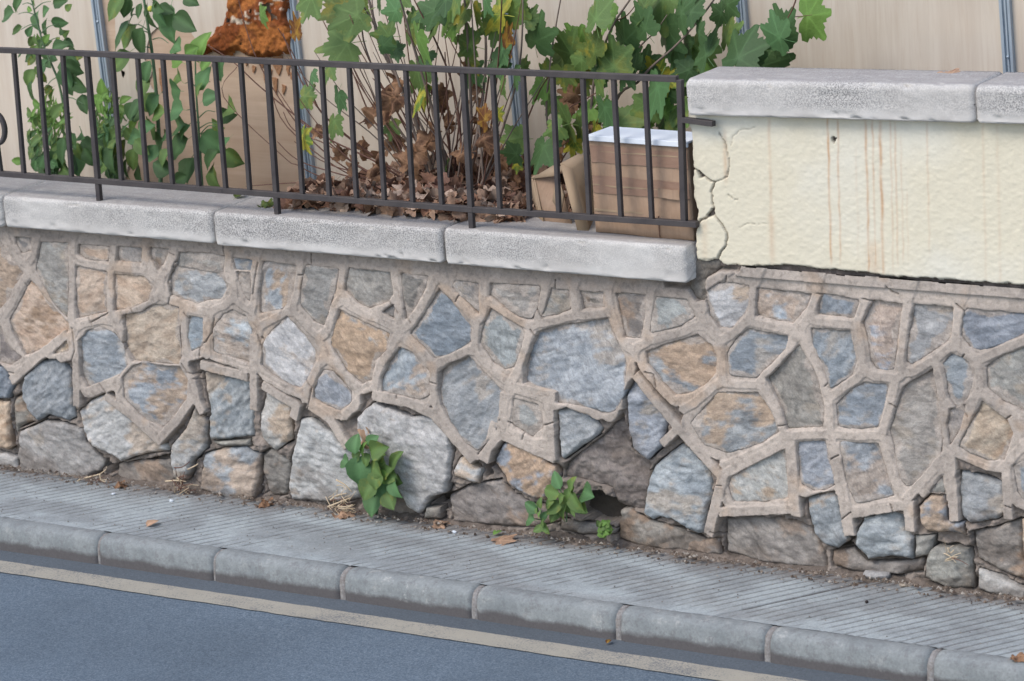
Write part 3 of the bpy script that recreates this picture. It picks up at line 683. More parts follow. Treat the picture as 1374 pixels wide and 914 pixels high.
    pn = fbm(vv[:, 0] * 7 + i, vv[:, 1] * 7, 600 + i, 5); pn = pn * 0.72 + 0.28 * fbm(u * 22, v_ * 55, 620 + i, 4); p_ = sst(pn, thr - 0.10, thr + 0.02)[:, None] * rnd.uniform(0.5, 0.9); cc = cc * (1 - p_) + C3 * (0.85 + 0.3 * fi[:, None]) * p_
    dk = sst(fbm(u * 14, v_ * 60, 700 + i, 3), 0.62, 0.76)[:, None]; cc = cc * (1 - 0.26 * dk)
    if rib:   # cement smeared on the margin of the stone
        sm = sst(0.075 * (fbm(vv[:, 0] * 13, vv[:, 1] * 13, 800 + i, 5) - 0.36) * (1.3 if ty in 'gGnmM' else 0.8) - dd + 0.003, 0.0, 0.004)[:, None]
        sv_ = (0.78 + 0.4 * fbm(vv[:, 0] * 50, vv[:, 1] * 50, 840 + i, 3))[:, None]; cc = cc * (1 - sm * 0.85) + MORT2 * 0.92 * sv_ * sm * 0.85; dep_ = dep_ - 0.0015 * sm[:, 0]
    else:
        lw = sst(fbm(vv[:, 0] * 8, vv[:, 1] * 8, 900 + i, 4) + sst(-vv[:, 1], -ZP - 0.10, -ZP) * 0.45, 0.62, 0.85)[:, None]; cc = cc * (1 - 0.5 * lw) + srgb(112,100,90) * 0.5 * lw
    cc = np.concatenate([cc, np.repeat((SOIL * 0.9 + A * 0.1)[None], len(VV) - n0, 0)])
    me = bpy.data.meshes.new('stone'); me.from_pydata(VV, [], ff); me.materials.append(M_STONE)
    me.polygons.foreach_set('use_smooth', [len(p.vertices) == 3 for p in me.polygons]); setcol(me, cc)
    link('stone', me, wall, loc=(c0[0], 0, c0[1]))

# earth washed against the foot of the wall
ex = np.arange(-3.1, 2.7, 0.005); ey = np.arange(-0.085, 0.09, 0.005); EX, EY = np.meshgrid(ex, ey)
eh = 0.016 * fbm(EX * 9, EY * 9, 5, 4) * sst(EY + 0.05 * (fbm(EX * 7, EY * 2, 8, 4) - 0.5), -0.075, 0.03) + 0.018 * sst(EY, -0.01, 0.08)
EZ = ZP - 0.007 + eh + (fbm(EX * 60, EY * 60, 9, 4) - 0.5) * 0.012
me = fastmesh('soil', np.stack([EX, EY, EZ], -1).reshape(-1, 3), gridquads(len(ex), len(ey)), M_STONE, False)
C = srgb(112,101,92) * (0.45 + 1.1 * fbm(EX * 40, EY * 40, 10, 5))[..., None]; setcol(me, C.reshape(-1, 3))
o = link('soil', me); tag(o, 'dark earth and grit gathered along the foot of the stone wall', 'soil', kind='stuff')

# ------------------------------------------------------------ coping slabs
s = NT('coping_stone', 0.85); v = s.co(objrand=True); tc = s.n('ShaderNodeTexCoord'); sp = s.n('ShaderNodeSeparateXYZ'); s.l(tc.outputs['Object'], sp.inputs[0])
geo = s.n('ShaderNodeNewGeometry'); sn = s.n('ShaderNodeSeparateXYZ'); s.l(geo.outputs['Normal'], sn.inputs[0])
n1 = s.noise(v, 210, 3, 0.7); n2 = s.noise(v, 5, 8, 0.7); n3 = s.noise(v, 26, 6, 0.75); nn = s.noise(v, 1.7, 4, 0.6)
c = s.mix(s.ramp(n2, [(0.3, 0.0), (0.7, 1.0)]), srgb(182,176,169), srgb(202,197,190))
# grime specks on the upright face, thicker in drifts, thin near the washed lower edge
zf = s.ramp(sp.outputs[2], [(0.0, 0.0), (0.022, 0.0), (0.05, 1.0)])      # set below from the slab origin
gmask = s.math('MULTIPLY', s.ramp(nn, [(0.36, 0.25), (0.6, 1.0)]), zf)
g = s.math('MULTIPLY', s.ramp(n1, [(0.42, 0.0), (0.58, 0.9)]), gmask)
c = s.mix(g, c, srgb(112,110,109))
# grey weathering with brown drifts on the flat top
top = s.ramp(sn.outputs[2], [(0.80, 0.0), (0.97, 1.0)])
tn = s.noise(s.co('Object', scale=(1, 6, 1), objrand=True), 6, 8, 0.7)
c = s.mix(s.math('MULTIPLY', top, s.ramp(tn, [(0.3, 0.95), (0.72, 0.25)])), c, srgb(146,140,136))
c = s.mix(s.ramp(n3, [(0.55, 0.0), (0.7, 0.35)]), c, srgb(214,208,200))
s.base(c); s.bump(n3, 0.5, 0.004); s.bump(n1, 0.45, 0.0012); M_COPE = s.m
def slab(x0, x1, y0, y1, z0, z1, parent, seed, rad=0.014):
    # rounded-front slab as a swept profile with small chips
    prof = []
    for (cy, cz, a0, a1) in ((y0 + 0.010, z0 + 0.010, -90, -180), (y0 + rad * 1.3, z1 - rad * 1.3, 180, 90)):
        rr = 0.010 if cz < (z0 + z1) / 2 else rad * 1.3
        for k_ in range(7):
            a_ = R(a0 + (a1 - a0) * k_ / 6); prof.append((cy + rr * math.cos(a_), cz + rr * math.sin(a_)))
        if cz < (z0 + z1) / 2:
            for k_ in range(1, 10):
                prof.append((y0, z0 + 0.010 + (z1 - rad * 1.3 - z0 - 0.010) * k_ / 10))
    prof = [(y1, z0)] + prof + [(y0 + rad * 1.3 + (y1 - y0 - rad * 1.3) * k_ / 12, z1) for k_ in range(1, 13)]
    n = len(prof); nx = int((x1 - x0) / 0.012); V = []; F = []
    ii = np.arange(n)
    for i in range(nx + 1):
        t = i / nx; x = x0 + (x1 - x0) * t; e = min(x - x0, x1 - x); rr = 0.010 * max(0, 1 - e / 0.010) ** 2
        P = np.array(prof)
        d = (fbm(np.full(n, x * 18 + seed * 3), ii * 0.4, seed, 4) - 0.5) * 0.006
        ch = np.clip(fbm(np.full(n, x * 30), ii * 0.5 + seed, seed + 5, 3) - 0.70, 0, 1) * 0.06 * np.where((ii < 9) | ((ii > 16) & (ii < 25)), 1, 0.15)
        cy, cz = (y0 + y1) / 2, (z0 + z1) / 2
        for j in range(n):
            y, z = P[j]; sgz = 1 if z < cz else -1
            fr = 1 if y < y0 + 0.05 else 0.2
            V.append((x, y + (rr + ch[j]) * fr + d[j] * fr, z + sgz * (rr + ch[j]) * 0.8 + d[j] * 0.25))
    for i in range(nx):
        for j in range(n): F.append((i * n + j, i * n + (j + 1) % n, (i + 1) * n + (j + 1) % n, (i + 1) * n + j))
    F.append(tuple(range(n))[::-1]); F.append(tuple(nx * n + j for j in range(n)))
    me = mesh('coping_slab', V, [f[::-1] for f in F], M_COPE); c = Vector(((x0 + x1) / 2, y0, z0)); me.transform(Matrix.Translation(-c))
    return link('coping_slab', me, parent, loc=c)
cx = [float(W(px, py, -0.05)[0]) for px, py in ((4, 290), (286, 305), (594, 335), (930, 360))]
slab(cx[0] - 1.1, cx[0] - 0.003, -0.05, YB, ZC0, ZC, wall, 1)
slab(cx[0] + 0.003, cx[1] - 0.003, -0.05, YB, ZC0 + .002, ZC, wall, 2)
slab(cx[1] + 0.003, cx[2] - 0.005, -0.052, YB, ZC0 - .002, ZC - 0.001, wall, 3)
slab(cx[2] + 0.005, cx[3] - 0.028, -0.048, YB, ZC0 - .004, ZC + 0.001, wall, 4)

# ------------------------------------------------------------ yellow rendered block
block = empty('rendered_wall', (1.6, 0.1, 0.36), 'cracked pale yellow rendered wall with rust streaks and a rounded pale coping', 'wall')
ZY0, ZY1 = 0.352, 0.905
M_REND = m_attr('yellow_render', 0.06, 0.5, 0.0014, 130, 0.9)
DX2 = 0.004
bx = np.arange(0.80, 2.62, DX2); bz = np.arange(0.33, 0.925, DX2); BX, BZ = np.meshgrid(bx, bz)
ww = BX + (fbm(BX * 35, BZ * 35, 3, 4) - 0.5) * 0.014; wz2 = BZ + (fbm(BX * 35, BZ * 35, 4, 4) - 0.5) * 0.014
poly = wallpts([(921, 130), (922, 165), (926, 185), (928, 225), (929, 262), (934, 284), (932, 330), (934, 350), (948, 353), (960, 349), (968, 356), (1000, 358), (1050, 357), (1100, 362), (1160, 366), (1180, 371), (1230, 374), (1300, 379), (1374, 384), (1470, 392), (1470, 120)])
inn = inside(ww, wz2, poly)
CR2 = [([(927, 228), (936, 230), (944, 237), (952, 243), (957, 245)], 0.004), ([(957, 245), (953, 258), (954, 272), (957, 287), (948, 291), (940, 295), (932, 308)], 0.0042), ([(957, 245), (968, 243), (976, 238), (978, 222), (974, 200), (965, 178)], 0.0022),
       ([(957, 287), (966, 298), (974, 312), (974, 328), (963, 345), (961, 358)], 0.0036), ([(979, 196), (982, 182), (993, 174), (1012, 172)], 0.0012), ([(975, 262), (982, 268), (990, 270)], 0.0014), ([(985, 306), (1010, 300), (1030, 302)], 0.0009)]
crk = np.zeros(BX.shape)
for pts, wd in CR2:
    crk = np.maximum(crk, (1 - sst(pdist(ww, wz2, wallpts(pts), False), wd * 0.35, wd * 0.6 + 0.0016)) * min(1, wd / 0.0032))
hole = inside(ww, wz2, wallpts([(931, 228), (938, 230), (944, 237), (938, 240)])) | inside(ww, wz2, wallpts([(1116, 184), (1122, 187), (1118, 194), (1114, 190)]) ) | inside(ww, wz2, wallpts([(953, 278), (958, 286), (950, 291), (946, 290)]))
lump = inside(BX, BZ, wallpts([(940, 297), (960, 290), (974, 312), (973, 330), (962, 347), (935, 348), (936, 310)]))
dpt = 0.0 - (fbm(BX * 70, BZ * 95, 8, 3) - 0.5) * 0.0026 - (fbm(BX * 5, BZ * 5, 9, 3) - 0.5) * 0.004 + 0.012 * crk + 0.02 * hole - 0.004 * lump
edb = pdist(ww, wz2, poly); dpt = dpt + 0.010 * np.clip(1 - edb / 0.006, 0, 1) + 0.004
cc = np.ones(BX.shape + (3,)) * srgb(217,207,183); t = sst(fbm(BX * 3, BZ * 3, 15, 5), 0.35, 0.7)[..., None]; cc = cc * (1 - t) + srgb(219,212,194) * t
t = sst(fbm(BX * 2.2, BZ * 4, 18, 4), 0.6, 0.78)[..., None]; cc = cc * (1 - .35 * t) + srgb(206,204,190) * .35 * t
rust = np.zeros(BX.shape)
for px, y0_, y1_, st, wd in ((1031, 160, 340, .32, 2.2), (1110, 163, 350, .8, 1.5), (1123, 165, 350, .6, 1.3), (1161, 166, 365, .75, 1.6), (1170, 166, 365, .55, 1.3), (1180, 167, 368, .8, 2.0), (1194, 167, 360, .5, 1.2), (1200, 167, 355, .45, 1.3), (1208, 190, 350, .3, 1.2),
                            (1243, 167, 340, .35, 1.3), (972, 180, 245, .45, 3.0), (1318, 168, 380, .22, 1.6), (1337, 168, 380, .18, 2.), (1148, 200, 350, .16, 1.5), (1216, 260, 350, .2, 1.0), (1034, 290, 350, .35, 4.0), (1172, 330, 366, .45, 9.0), (945, 300, 345, .25, 5)):
    a = W(px, y0_); b = W(px + (y1_ - y0_) * 0.022, y1_)
    xc = a[0] + (b[0] - a[0]) * (a[2] - BZ) / (a[2] - b[2]) + (vn(BZ * 25, BZ * 0 + px, 4) - 0.5) * 0.004
    g = np.exp(-((BX - xc) / (wd / 360)) ** 2) * st * 0.88 * sst(BZ, b[2] - 0.03, b[2] + 0.03) * (1 - sst(BZ, a[2] - 0.01, a[2] + 0.03)) * (0.55 + 0.9 * vn(BX * 30, BZ * 22 + px, 3))
    rust = np.maximum(rust, g)
rust = np.clip(rust * 0.85, 0, 0.85)[..., None]; cc = cc * (1 - rust) + srgb(190,142,100) * rust
t = (1 - sst(BZ + (fbm(BX * 8, BZ * 3, 28, 3) - .5) * .08, 0.86, 0.90))[..., None]; cc = cc * (0.90 + 0.10 * t) 
cc = cc * (1 - 0.75 * crk[..., None]) + srgb(110,98,88) * 0.75 * crk[..., None]
cc[hole] = srgb(90,82,76)
co = np.stack([BX, dpt, BZ], -1).reshape(-1, 3) - np.array([1.6, 0.1, 0.36]); q = gridquads(len(bx), len(bz), inn)
co, q, cc = compact(co, q, cc.reshape(-1, 3))
me = fastmesh('render', co, q, M_REND); setcol(me, cc); o = link('render', me); o.parent = block
# masonry core with a rough face
kx = np.arange(0.845, 2.62, 0.008); kz = np.arange(0.345, 0.91, 0.008); KX, KZ = np.meshgrid(kx, kz)
kd = 0.030 + (fbm(KX * 18, KZ * 18, 33, 4) - 0.5) * 0.03 + 0.0 * KX; kd = kd + 0.03 * (1 - sst(KX, 0.845, 0.86))
me = fastmesh('core', np.stack([KX, kd, KZ], -1).reshape(-1, 3) - np.array([1.6, 0.1, 0.36]), gridquads(len(kx), len(kz)), M_STONE)
setcol(me, (srgb(122,110,102) * (0.7 + 0.6 * fbm(KX * 20, KZ * 20, 35, 4))[..., None]).reshape(-1, 3)); o = link('core', me); o.parent = block
bmo('end_render', boxbm(0.850, 2.62, 0.05, 0.18, 0.345, 0.905), M_REND if False else M_EARTH, block)
bxj = [float(W(px, 140, -0.04)[0]) for px in (921, 1308)]
zb0 = float(W(1150, 161, -0.04)[2]); 
def tilt(o, a=-0.020): o.rotation_euler = (0, a, 0); return o
dzs = []
o = slab(bxj[0], bxj[1] - 0.002, -0.04, 0.19, float(W(921, 155, -0.04)[2]), float(W(921, 155, -0.04)[2]) + 0.130, block, 21, 0.020); L1 = bxj[1] - bxj[0]
TL = math.atan2(W(1306, 165.5, -0.04)[2] - W(922, 155, -0.04)[2], bxj[1] - bxj[0]); o.rotation_euler = (0, -TL, 0); o.location.z += math.sin(TL) * L1 / 2
o2 = slab(bxj[1] + 0.002, bxj[1] + 0.75, -0.04, 0.19, float(W(921, 155, -0.04)[2]), float(W(921, 155, -0.04)[2]) + 0.129, block, 22, 0.020)
o2.rotation_euler = (0, -TL, 0); o2.location.z += math.sin(TL) * (L1 + 0.375)

# ------------------------------------------------------------ railing
s = NT('painted_iron', 0.55); v = s.co(); n1 = s.noise(v, 90, 4, 0.6); n2 = s.noise(v, 9, 6, 0.7)
c = s.mix(s.ramp(n2, [(0.35, 0.0), (0.65, 1.0)]), srgb(62,57,57), srgb(78,72,70)); c = s.mix(s.ramp(s.noise(v, 40, 5, 0.8), [(0.66, 0.0), (0.74, 0.7)]), c, srgb(100,78,64))
s.base(c); s.bump(n1, 0.35, 0.0012); M_IRON = s.m
YR = -0.012
rail = empty('railing', (-0.8, YR, ZC), 'dark grey iron railing of upright bars standing on the lower coping', 'railing')
TR = [W(-60, 64.5, YR), W(300, 79.5, YR), W(620, 94, YR), W(909, 106, YR)]     # axis of the top rail (slightly sagging joins)
BR = [W(-60, 227.5, YR), W(300, 255.5, YR), W(636, 281, YR), W(936, 301, YR)]
TR[0][0] -= 0.6; BR[0][0] -= 0.6; TR[0][2] -= 0.002
for i in range(3):
    bmo('top_rail', bar(TR[i], TR[i + 1], 0.021, 0.024), M_IRON, rail)
    bmo('bottom_rail', bar(BR[i], BR[i + 1], 0.021, 0.024), M_IRON, rail)
def on(P, x):
    for a, b in zip(P, P[1:]):
        if x <= b[0] or b is P[-1]: return a + (b - a) * (x - a[0]) / (b[0] - a[0])
bars = [(14.8, 68, 32), (47.6, 70, 64.5), (80.4, 71, 96), (113, 73, 131), (147, 75, 163), (181, 76, 197), (215, 78, 231.5), (249.5, 80, 267), (284.6, 81, 303), (319.5, 83, 335), (355, 85, 370.5),
        (391, 86, 406), (428, 88, 442), (465, 90, 478.5), (502, 92, 516), (541, 94, 554), (579, 96, 593), (618, 97, 632), (657.6, 99, 671), (698.5, 101, 711), (738, 102, 750), (778.5, 104, 791), (820, 106, 833.5), (862, 107, 875)]
feet = {3, 10, 17}
def hexpx(x0): return x0
for i, (xt, yt, xb) in enumerate(bars):
    a = W(xt + 3.5, yt, YR); b = W(xb, on(BR, 0)[2] * 0 + 228 + xb * 0.078, YR)
    top = on(TR, a[0]); bot = on(BR, b[0])
    if i in feet:
        bot = bot + (bot - top) * ((bot[2] - ZC + 0.004) / (top[2] - bot[2]))
        top[2] -= 0.01
        bmo('foot_bar', bar(bot, top, 0.0205, 0.020), M_IRON, rail)
    else:
        top[2] -= 0.008; bot[2] += 0.008
        bmo('baluster', bar(bot, top, 0.0165, 0.0175), M_IRON, rail)
for k_ in (2, 3, 4, 5):
    x_ = float(W(14.8, 68, YR)[0]) - 0.124 * k_; t_ = on(TR, x_); b_ = on(BR, x_ + 0.012); bmo('baluster', bar(b_, t_, 0.0165, 0.0175), M_IRON, rail)
bmo('end_post', bar(W(918.5, 301, YR), W(912.5, 107, YR), 0.021, 0.022), M_IRON, rail)
bmo('wall_bracket', bar(W(916, 160.5, YR), W(958, 166, YR - 0.02), 0.019, 0.022), M_IRON, rail)
# ring ornament at the left end
rc = W(-7, 172, YR); V = []; F = []
for i in range(28):
    a = 2 * math.pi * i / 28
    for (dr, dy) in ((-0.0075, -0.009), (0.0075, -0.009), (0.0075, 0.009), (-0.0075, 0.009)):
        V.append((rc[0] + (0.050 + dr) * math.cos(a) * 1.05, rc[1] + dy, rc[2] + (0.066 + dr) * math.sin(a)))
    for k_ in range(4): F.append((i * 4 + k_, i * 4 + (k_ + 1) % 4, ((i + 1) % 28) * 4 + (k_ + 1) % 4, ((i + 1) % 28) * 4 + k_))
bm = bmesh.new(); me = mesh('ring', V, F); bm.from_mesh(me); bmesh.ops.recalc_face_normals(bm, faces=bm.faces); bmo('ring_ornament', bm, M_IRON, rail)
bmo('ring_stem', bar(on(BR, rc[0] + 0.006), (rc[0] + 0.003, YR, rc[2] - 0.068), 0.0165, 0.0175), M_IRON, rail)
bmo('ring_stem', bar((rc[0] - 0.003, YR, rc[2] + 0.068), on(TR, rc[0] - 0.012), 0.0165, 0.0175), M_IRON, rail)

# ------------------------------------------------------------ bed and hoarding
ux = np.arange(-3.4, 2.7, 0.02); uy = np.arange(YB - 0.01, 1.02, 0.02); UX, UY = np.meshgrid(ux, uy)
UZ = 0.20 + 0.17 * np.exp(-((UX + 0.75) / 0.62) ** 4) + 0.04 * (fbm(UX * 4, UY * 4, 3, 4) - 0.5) + 0.015 * fbm(UX * 25, UY * 25, 5, 3)
me = fastmesh('planting_bed', np.stack([UX, UY, UZ], -1).reshape(-1, 3), gridquads(len(ux), len(uy)), M_EARTH)
tag(link('planting_bed', me), 'narrow bed of dark soil between the wall and the hoarding', kind='structure')
YH = 0.93
s = NT('wood_laminate', 0.6); v = s.co('Object', scale=(1, 1, 0.06), objrand=True)
n1 = s.noise(v, 22, 7, 0.65, 0.6); n2 = s.noise(v, 110, 4, 0.7); n3 = s.noise(s.co(objrand=True), 1.5, 4)
c = s.mix(s.ramp(n1, [(0.3, 0.0), (0.7, 1.0)]), srgb(196,180,162), srgb(210,197,180)); c = s.mix(s.ramp(n2, [(0.5, 0.0), (0.75, 0.45)]), c, srgb(190,168,146))
c = s.mix(1.0, c, s.ramp(n3, [(0.3, 0.90), (0.7, 1.03)]), 'MULTIPLY')
s.base(c); s.bump(n2, 0.15, 0.001); M_LAM = s.m
s = NT('brown_board', 0.75); v = s.co('Object', scale=(0.07, 1, 1), objrand=True)
n1 = s.noise(v, 26, 7, 0.65, 0.5); n2 = s.noise(s.co(), 3, 5, 0.6)
c = s.mix(s.ramp(n1, [(0.3, 0.0), (0.7, 1.0)]), srgb(182,154,130), srgb(202,176,152)); c = s.mix(s.ramp(n2, [(0.45, 0.0), (0.7, 0.35)]), c, srgb(168,138,112))
s.base(c); s.bump(n1, 0.2, 0.001); M_BOARD = s.m
s = NT('galvanised_steel', 0.42); s.b.inputs['Metallic'].default_value = 0.35; v = s.co(scale=(1, 1, 0.3)); n = s.noise(v, 30, 5, 0.7)
s.base(s.mix(n, srgb(140,152,162), srgb(184,193,200))); s.bump(n, 0.1, 0.001); M_GALV = s.m
hoard = empty('hoarding', (0, YH, 0.16), 'site hoarding of pale wood grain panels between galvanised steel posts', 'hoarding')
LEAN = 0.026   # posts are plumb while the street slopes: they lean a little in the street's frame
def hx(px, py, y=YH): return W(px, py, y)
posts = [hx(143, 100), hx(403, 100), hx(691, 100), hx(997, 20), hx(1353, 50)]
pxs = [float(p[0]) + LEAN * (p[2] - 0.3) for p in posts]     # x at z=0.3
sp_ = (pxs[-1] - pxs[0]) / 4; pxs = [pxs[0] - sp_] + pxs + [pxs[-1] + sp_]
ZH0, ZH1 = 0.16, 2.1
def lx(x, z): return x - LEAN * (z - 0.3)
for x in pxs:
    # folded channel: two flanges, a sunk web and a raised middle rib, as one section
    sec = [(-0.021, 0), (-0.021, -0.030), (-0.010, -0.030), (-0.008, -0.020), (-0.003, -0.020), (-0.002, -0.027), (0.004, -0.027), (0.005, -0.020), (0.009, -0.020), (0.011, -0.030), (0.021, -0.030), (0.021, 0)]
    V = []; F = []; n = len(sec)
    for z in (ZH0, ZH1):
        for a, b in sec: V.append((lx(x, z) + a, YH + 0.012 + b, z))
    for k_ in range(n): F.append((k_, (k_ + 1) % n, n + (k_ + 1) % n, n + k_))
    F.append(tuple(range(n))); F.append(tuple(n + k_ for k_ in range(n))[::-1])
    me = mesh('post', V, F, M_GALV, False); c = Vector((x, YH, 0.3)); me.transform(Matrix.Translation(-c)); p = link('post', me, hoard, loc=c)
    for z in (0.55, 0.95, 1.5):
        bm = bmesh.new(); bmesh.ops.create_uvsphere(bm, u_segments=8, v_segments=5, radius=0.006)
        me = bpy.data.meshes.new('screw'); bm.to_mesh(me); bm.free(); me.materials.append(M_GALV)
        sc_ = link('screw', me); sc_.parent = p; sc_.location = (-LEAN * (z - 0.3) + 0.001, -0.016, z - 0.3)
def poly_panel(name, poly, y0, th, m, parent, label=None):
    """flat board with outline poly (x,z), thickness th behind y0."""
    bm = bmesh.new(); f = bm.faces.new([bm.verts.new((x, y0, z)) for x, z in poly]); bm.normal_update()
    r = bmesh.ops.extrude_face_region(bm, geom=[f]); 
    for e in r['geom']:
        if isinstance(e, bmesh.types.BMVert): e.co.y += th
    bmesh.ops.triangulate(bm, faces=[f for f in bm.faces if len(f.verts) > 4]); bmesh.ops.recalc_face_normals(bm, faces=bm.faces)
    o = bmo(name, bm, m, parent)
    if label: o['label'] = label
    return o
for i in range(len(pxs) - 1):
    a, b = pxs[i] + 0.012, pxs[i + 1] - 0.012
    if i == 1:
        poly_panel('board', [(lx(a, ZH0), ZH0), (lx(b, ZH0), ZH0), (lx(b, ZH1), ZH1), (lx(a, ZH1), ZH1)], YH + 0.006, 0.012, M_BOARD, hoard, 'bare brown board with horizontal grain')
    else:
        poly_panel('panel', [(lx(a, ZH0), ZH0), (lx(b, ZH0), ZH0), (lx(b, ZH1), ZH1), (lx(a, ZH1), ZH1)], YH + 0.002, 0.014, M_LAM, hoard)
# torn laminate on the second panel
def rough(poly, st=0.012, am=0.008, sd=0):
    out = []
    for a, b in zip(poly, poly[1:] + poly[:1]):
        n = max(1, int(math.dist(a, b) / st))
        for k_ in range(n):
            x = a[0] + (b[0] - a[0]) * k_ / n; z = a[1] + (b[1] - a[1]) * k_ / n
            out.append((x + (float(fbm(x * 40, z * 40, sd, 3)) - .5) * am * 2, z + (float(fbm(x * 40 + 9, z * 40, sd + 1, 3)) - .5) * am * 2))
    return out
P = wallpts([(150, -160), (318, -160), (311, -10), (308, 20), (303, 34), (290, 46), (282, 54), (272, 58), (262, 52), (256, 40), (238, 33), (214, 34), (203, 44), (198, 60), (194, 80), (204, 96), (199, 110), (207, 124), (200, 138), (184, 150), (176, 170), (178, 200), (168, 240), (160, 262), (158, 150)], YH)
P = [(max(x, pxs[1] + 0.012 - LEAN * (z - .3)), max(z, 0.17)) for x, z in P]
poly_panel('torn_laminate', rough(P, 0.014, 0.007, 3), YH - 0.001, 0.006, M_LAM, hoard, 'torn pale laminate facing')
# rusty expanding foam lump on the board
s = NT('rust_foam', 0.95); a = s.n('ShaderNodeAttribute', attribute_name='col'); v = s.co(); n1 = s.noise(v, 90, 5, 0.8)
s.base(s.mix(1.0, a.outputs[0], s.ramp(n1, [(0.3, 0.55), (0.7, 1.15)]), 'MULTIPLY')); s.bump(n1, 0.9, 0.006); M_FOAM = s.m
P = wallpts([(310, -170), (402, -170), (396, 20), (396, 62), (388, 76), (372, 72), (352, 76), (338, 74), (318, 72), (300, 74), (282, 72), (268, 74), (262, 66), (274, 58), (288, 48), (300, 36), (305, 10)], YH)
fx = np.arange(min(p[0] for p in P) - .03, max(p[0] for p in P) + .03, 0.005); fz = np.arange(min(p[1] for p in P) - .03, max(p[1] for p in P) + .03, 0.005); FX, FZ = np.meshgrid(fx, fz)
fw = FX + (fbm(FX * 16, FZ * 16, 3, 5) - .5) * .065; fv = FZ + (fbm(FX * 16, FZ * 16, 5, 5) - .5) * .055
I = inside(fw, fv, P); D = np.where(I, pdist(fw, fv, P), 0)
ridge = np.exp(-((FZ - (0.99 + 0.25 * (FX + 1.75))) / 0.035) ** 2)
hgt = sst(D, 0, 0.03) * (0.010 + 0.040 * fbm(FX * 14, FZ * 14, 7, 4) + 0.014 * fbm(FX * 60, FZ * 60, 8, 3)) 
f_ = fbm(FX * 16, FZ * 16, 12, 5); base_ = srgb(182,112,56) * 1.0; cc = np.ones(FX.shape + (3,)) * base_
t = sst(f_, 0.45, 0.62)[..., None]; cc = cc * (1 - t) + srgb(140,76,36) * t; t = sst(fbm(FX * 30, FZ * 30, 14, 4), 0.55, 0.7)[..., None]; cc = cc * (1 - t * .7) + srgb(112,62,34) * t * .7
t = sst(fbm(FX * 15, FZ * 18, 25, 4), 0.66, 0.70)[..., None]; cc = cc * (1 - t) + srgb(222,200,176) * t
keepf = I & (fbm(FX * 22, FZ * 22, 66, 4) > 0.24)
co = np.stack([FX, YH - hgt, FZ], -1).reshape(-1, 3); q = gridquads(len(fx), len(fz), keepf); co, q, cc = compact(co, q, cc.reshape(-1, 3)); c = np.array([co[:, 0].mean(), YH, co[:, 2].mean()])
me = fastmesh('insulation_foam', co - c, q, M_FOAM); setcol(me, cc); o = link('insulation_foam', me, hoard, loc=c); o['label'] = 'rusty orange crumbling foam'
# rusty runs below the foam: thin crusts
for k_, (px, py, wd, hh) in enumerate(((350, 76, 10, 16), (372, 76, 14, 26), (369, 108, 7, 20), (386, 84, 6, 18), (340, 92, 4, 6), (330, 84, 3, 5), (362, 96, 4, 8), (380, 118, 5, 10), (391, 100, 6, 8), (355, 100, 3, 12), (217, 96, 8, 30), (165, 98, 5, 7))):
    P = [(px - wd / 2, py - 4), (px + wd / 2, py - 2), (px + wd * .4, py + hh * .5), (px + wd * .1, py + hh), (px - wd * .3, py + hh * .6)]
    poly_panel('foam_crust', rough(wallpts(P, YH), 0.006, 0.006, 40 + k_), YH + 0.001 - 0.001 * (k_ % 3), 0.006, M_BOARD if False else M_FOAM, hoard)
for me_ in [o_.data for o_ in bpy.data.objects if o_.name.startswith('foam_crust')]: setcol(me_, np.repeat(srgb(176,130,96)[None], len(me_.vertices), 0))

# ------------------------------------------------------------ leaves
def leaf_mat(name, c1, c2, c3=None, th=0.62, trans=0.35, rough=0.5, veins=True):
    s = NT(name, rough); v = s.co(objrand=True); n = s.noise(v, 2.2, 4, 0.6); n2 = s.noise(v, 14, 4, 0.7)
    c = s.mix(n2, c1, c2)
    if c3 is not None: c = s.mix(s.ramp(n, [(th - 0.06, 0.0), (th + 0.06, 1.0)]), c, c3)
    oi = s.n('ShaderNodeObjectInfo'); c = s.mix(1.0, c, s.ramp(oi.outputs['Random'], [(0.0, 0.78), (1.0, 1.12)]), 'MULTIPLY')
    a = s.n('ShaderNodeAttribute', attribute_name='vein'); c = s.mix(s.math('MULTIPLY', a.outputs['Fac'], 0.35), c, tuple(np.clip(np.array(c1) * 2.2 + 0.03, 0, 1)))
    s.base(c); s.bump(n2, 0.25, 0.02)
    tr_ = s.n('ShaderNodeBsdfTranslucent'); s.l(c, tr_.inputs[0]); mx = s.n('ShaderNodeMixShader'); mx.inputs[0].default_value = trans
    s.l(s.b.outputs[0], mx.inputs[1]); s.l(tr_.outputs[0], mx.inputs[2]); s.l(mx.outputs[0], s.t.nodes['Material Output'].inputs[0]); return s.m
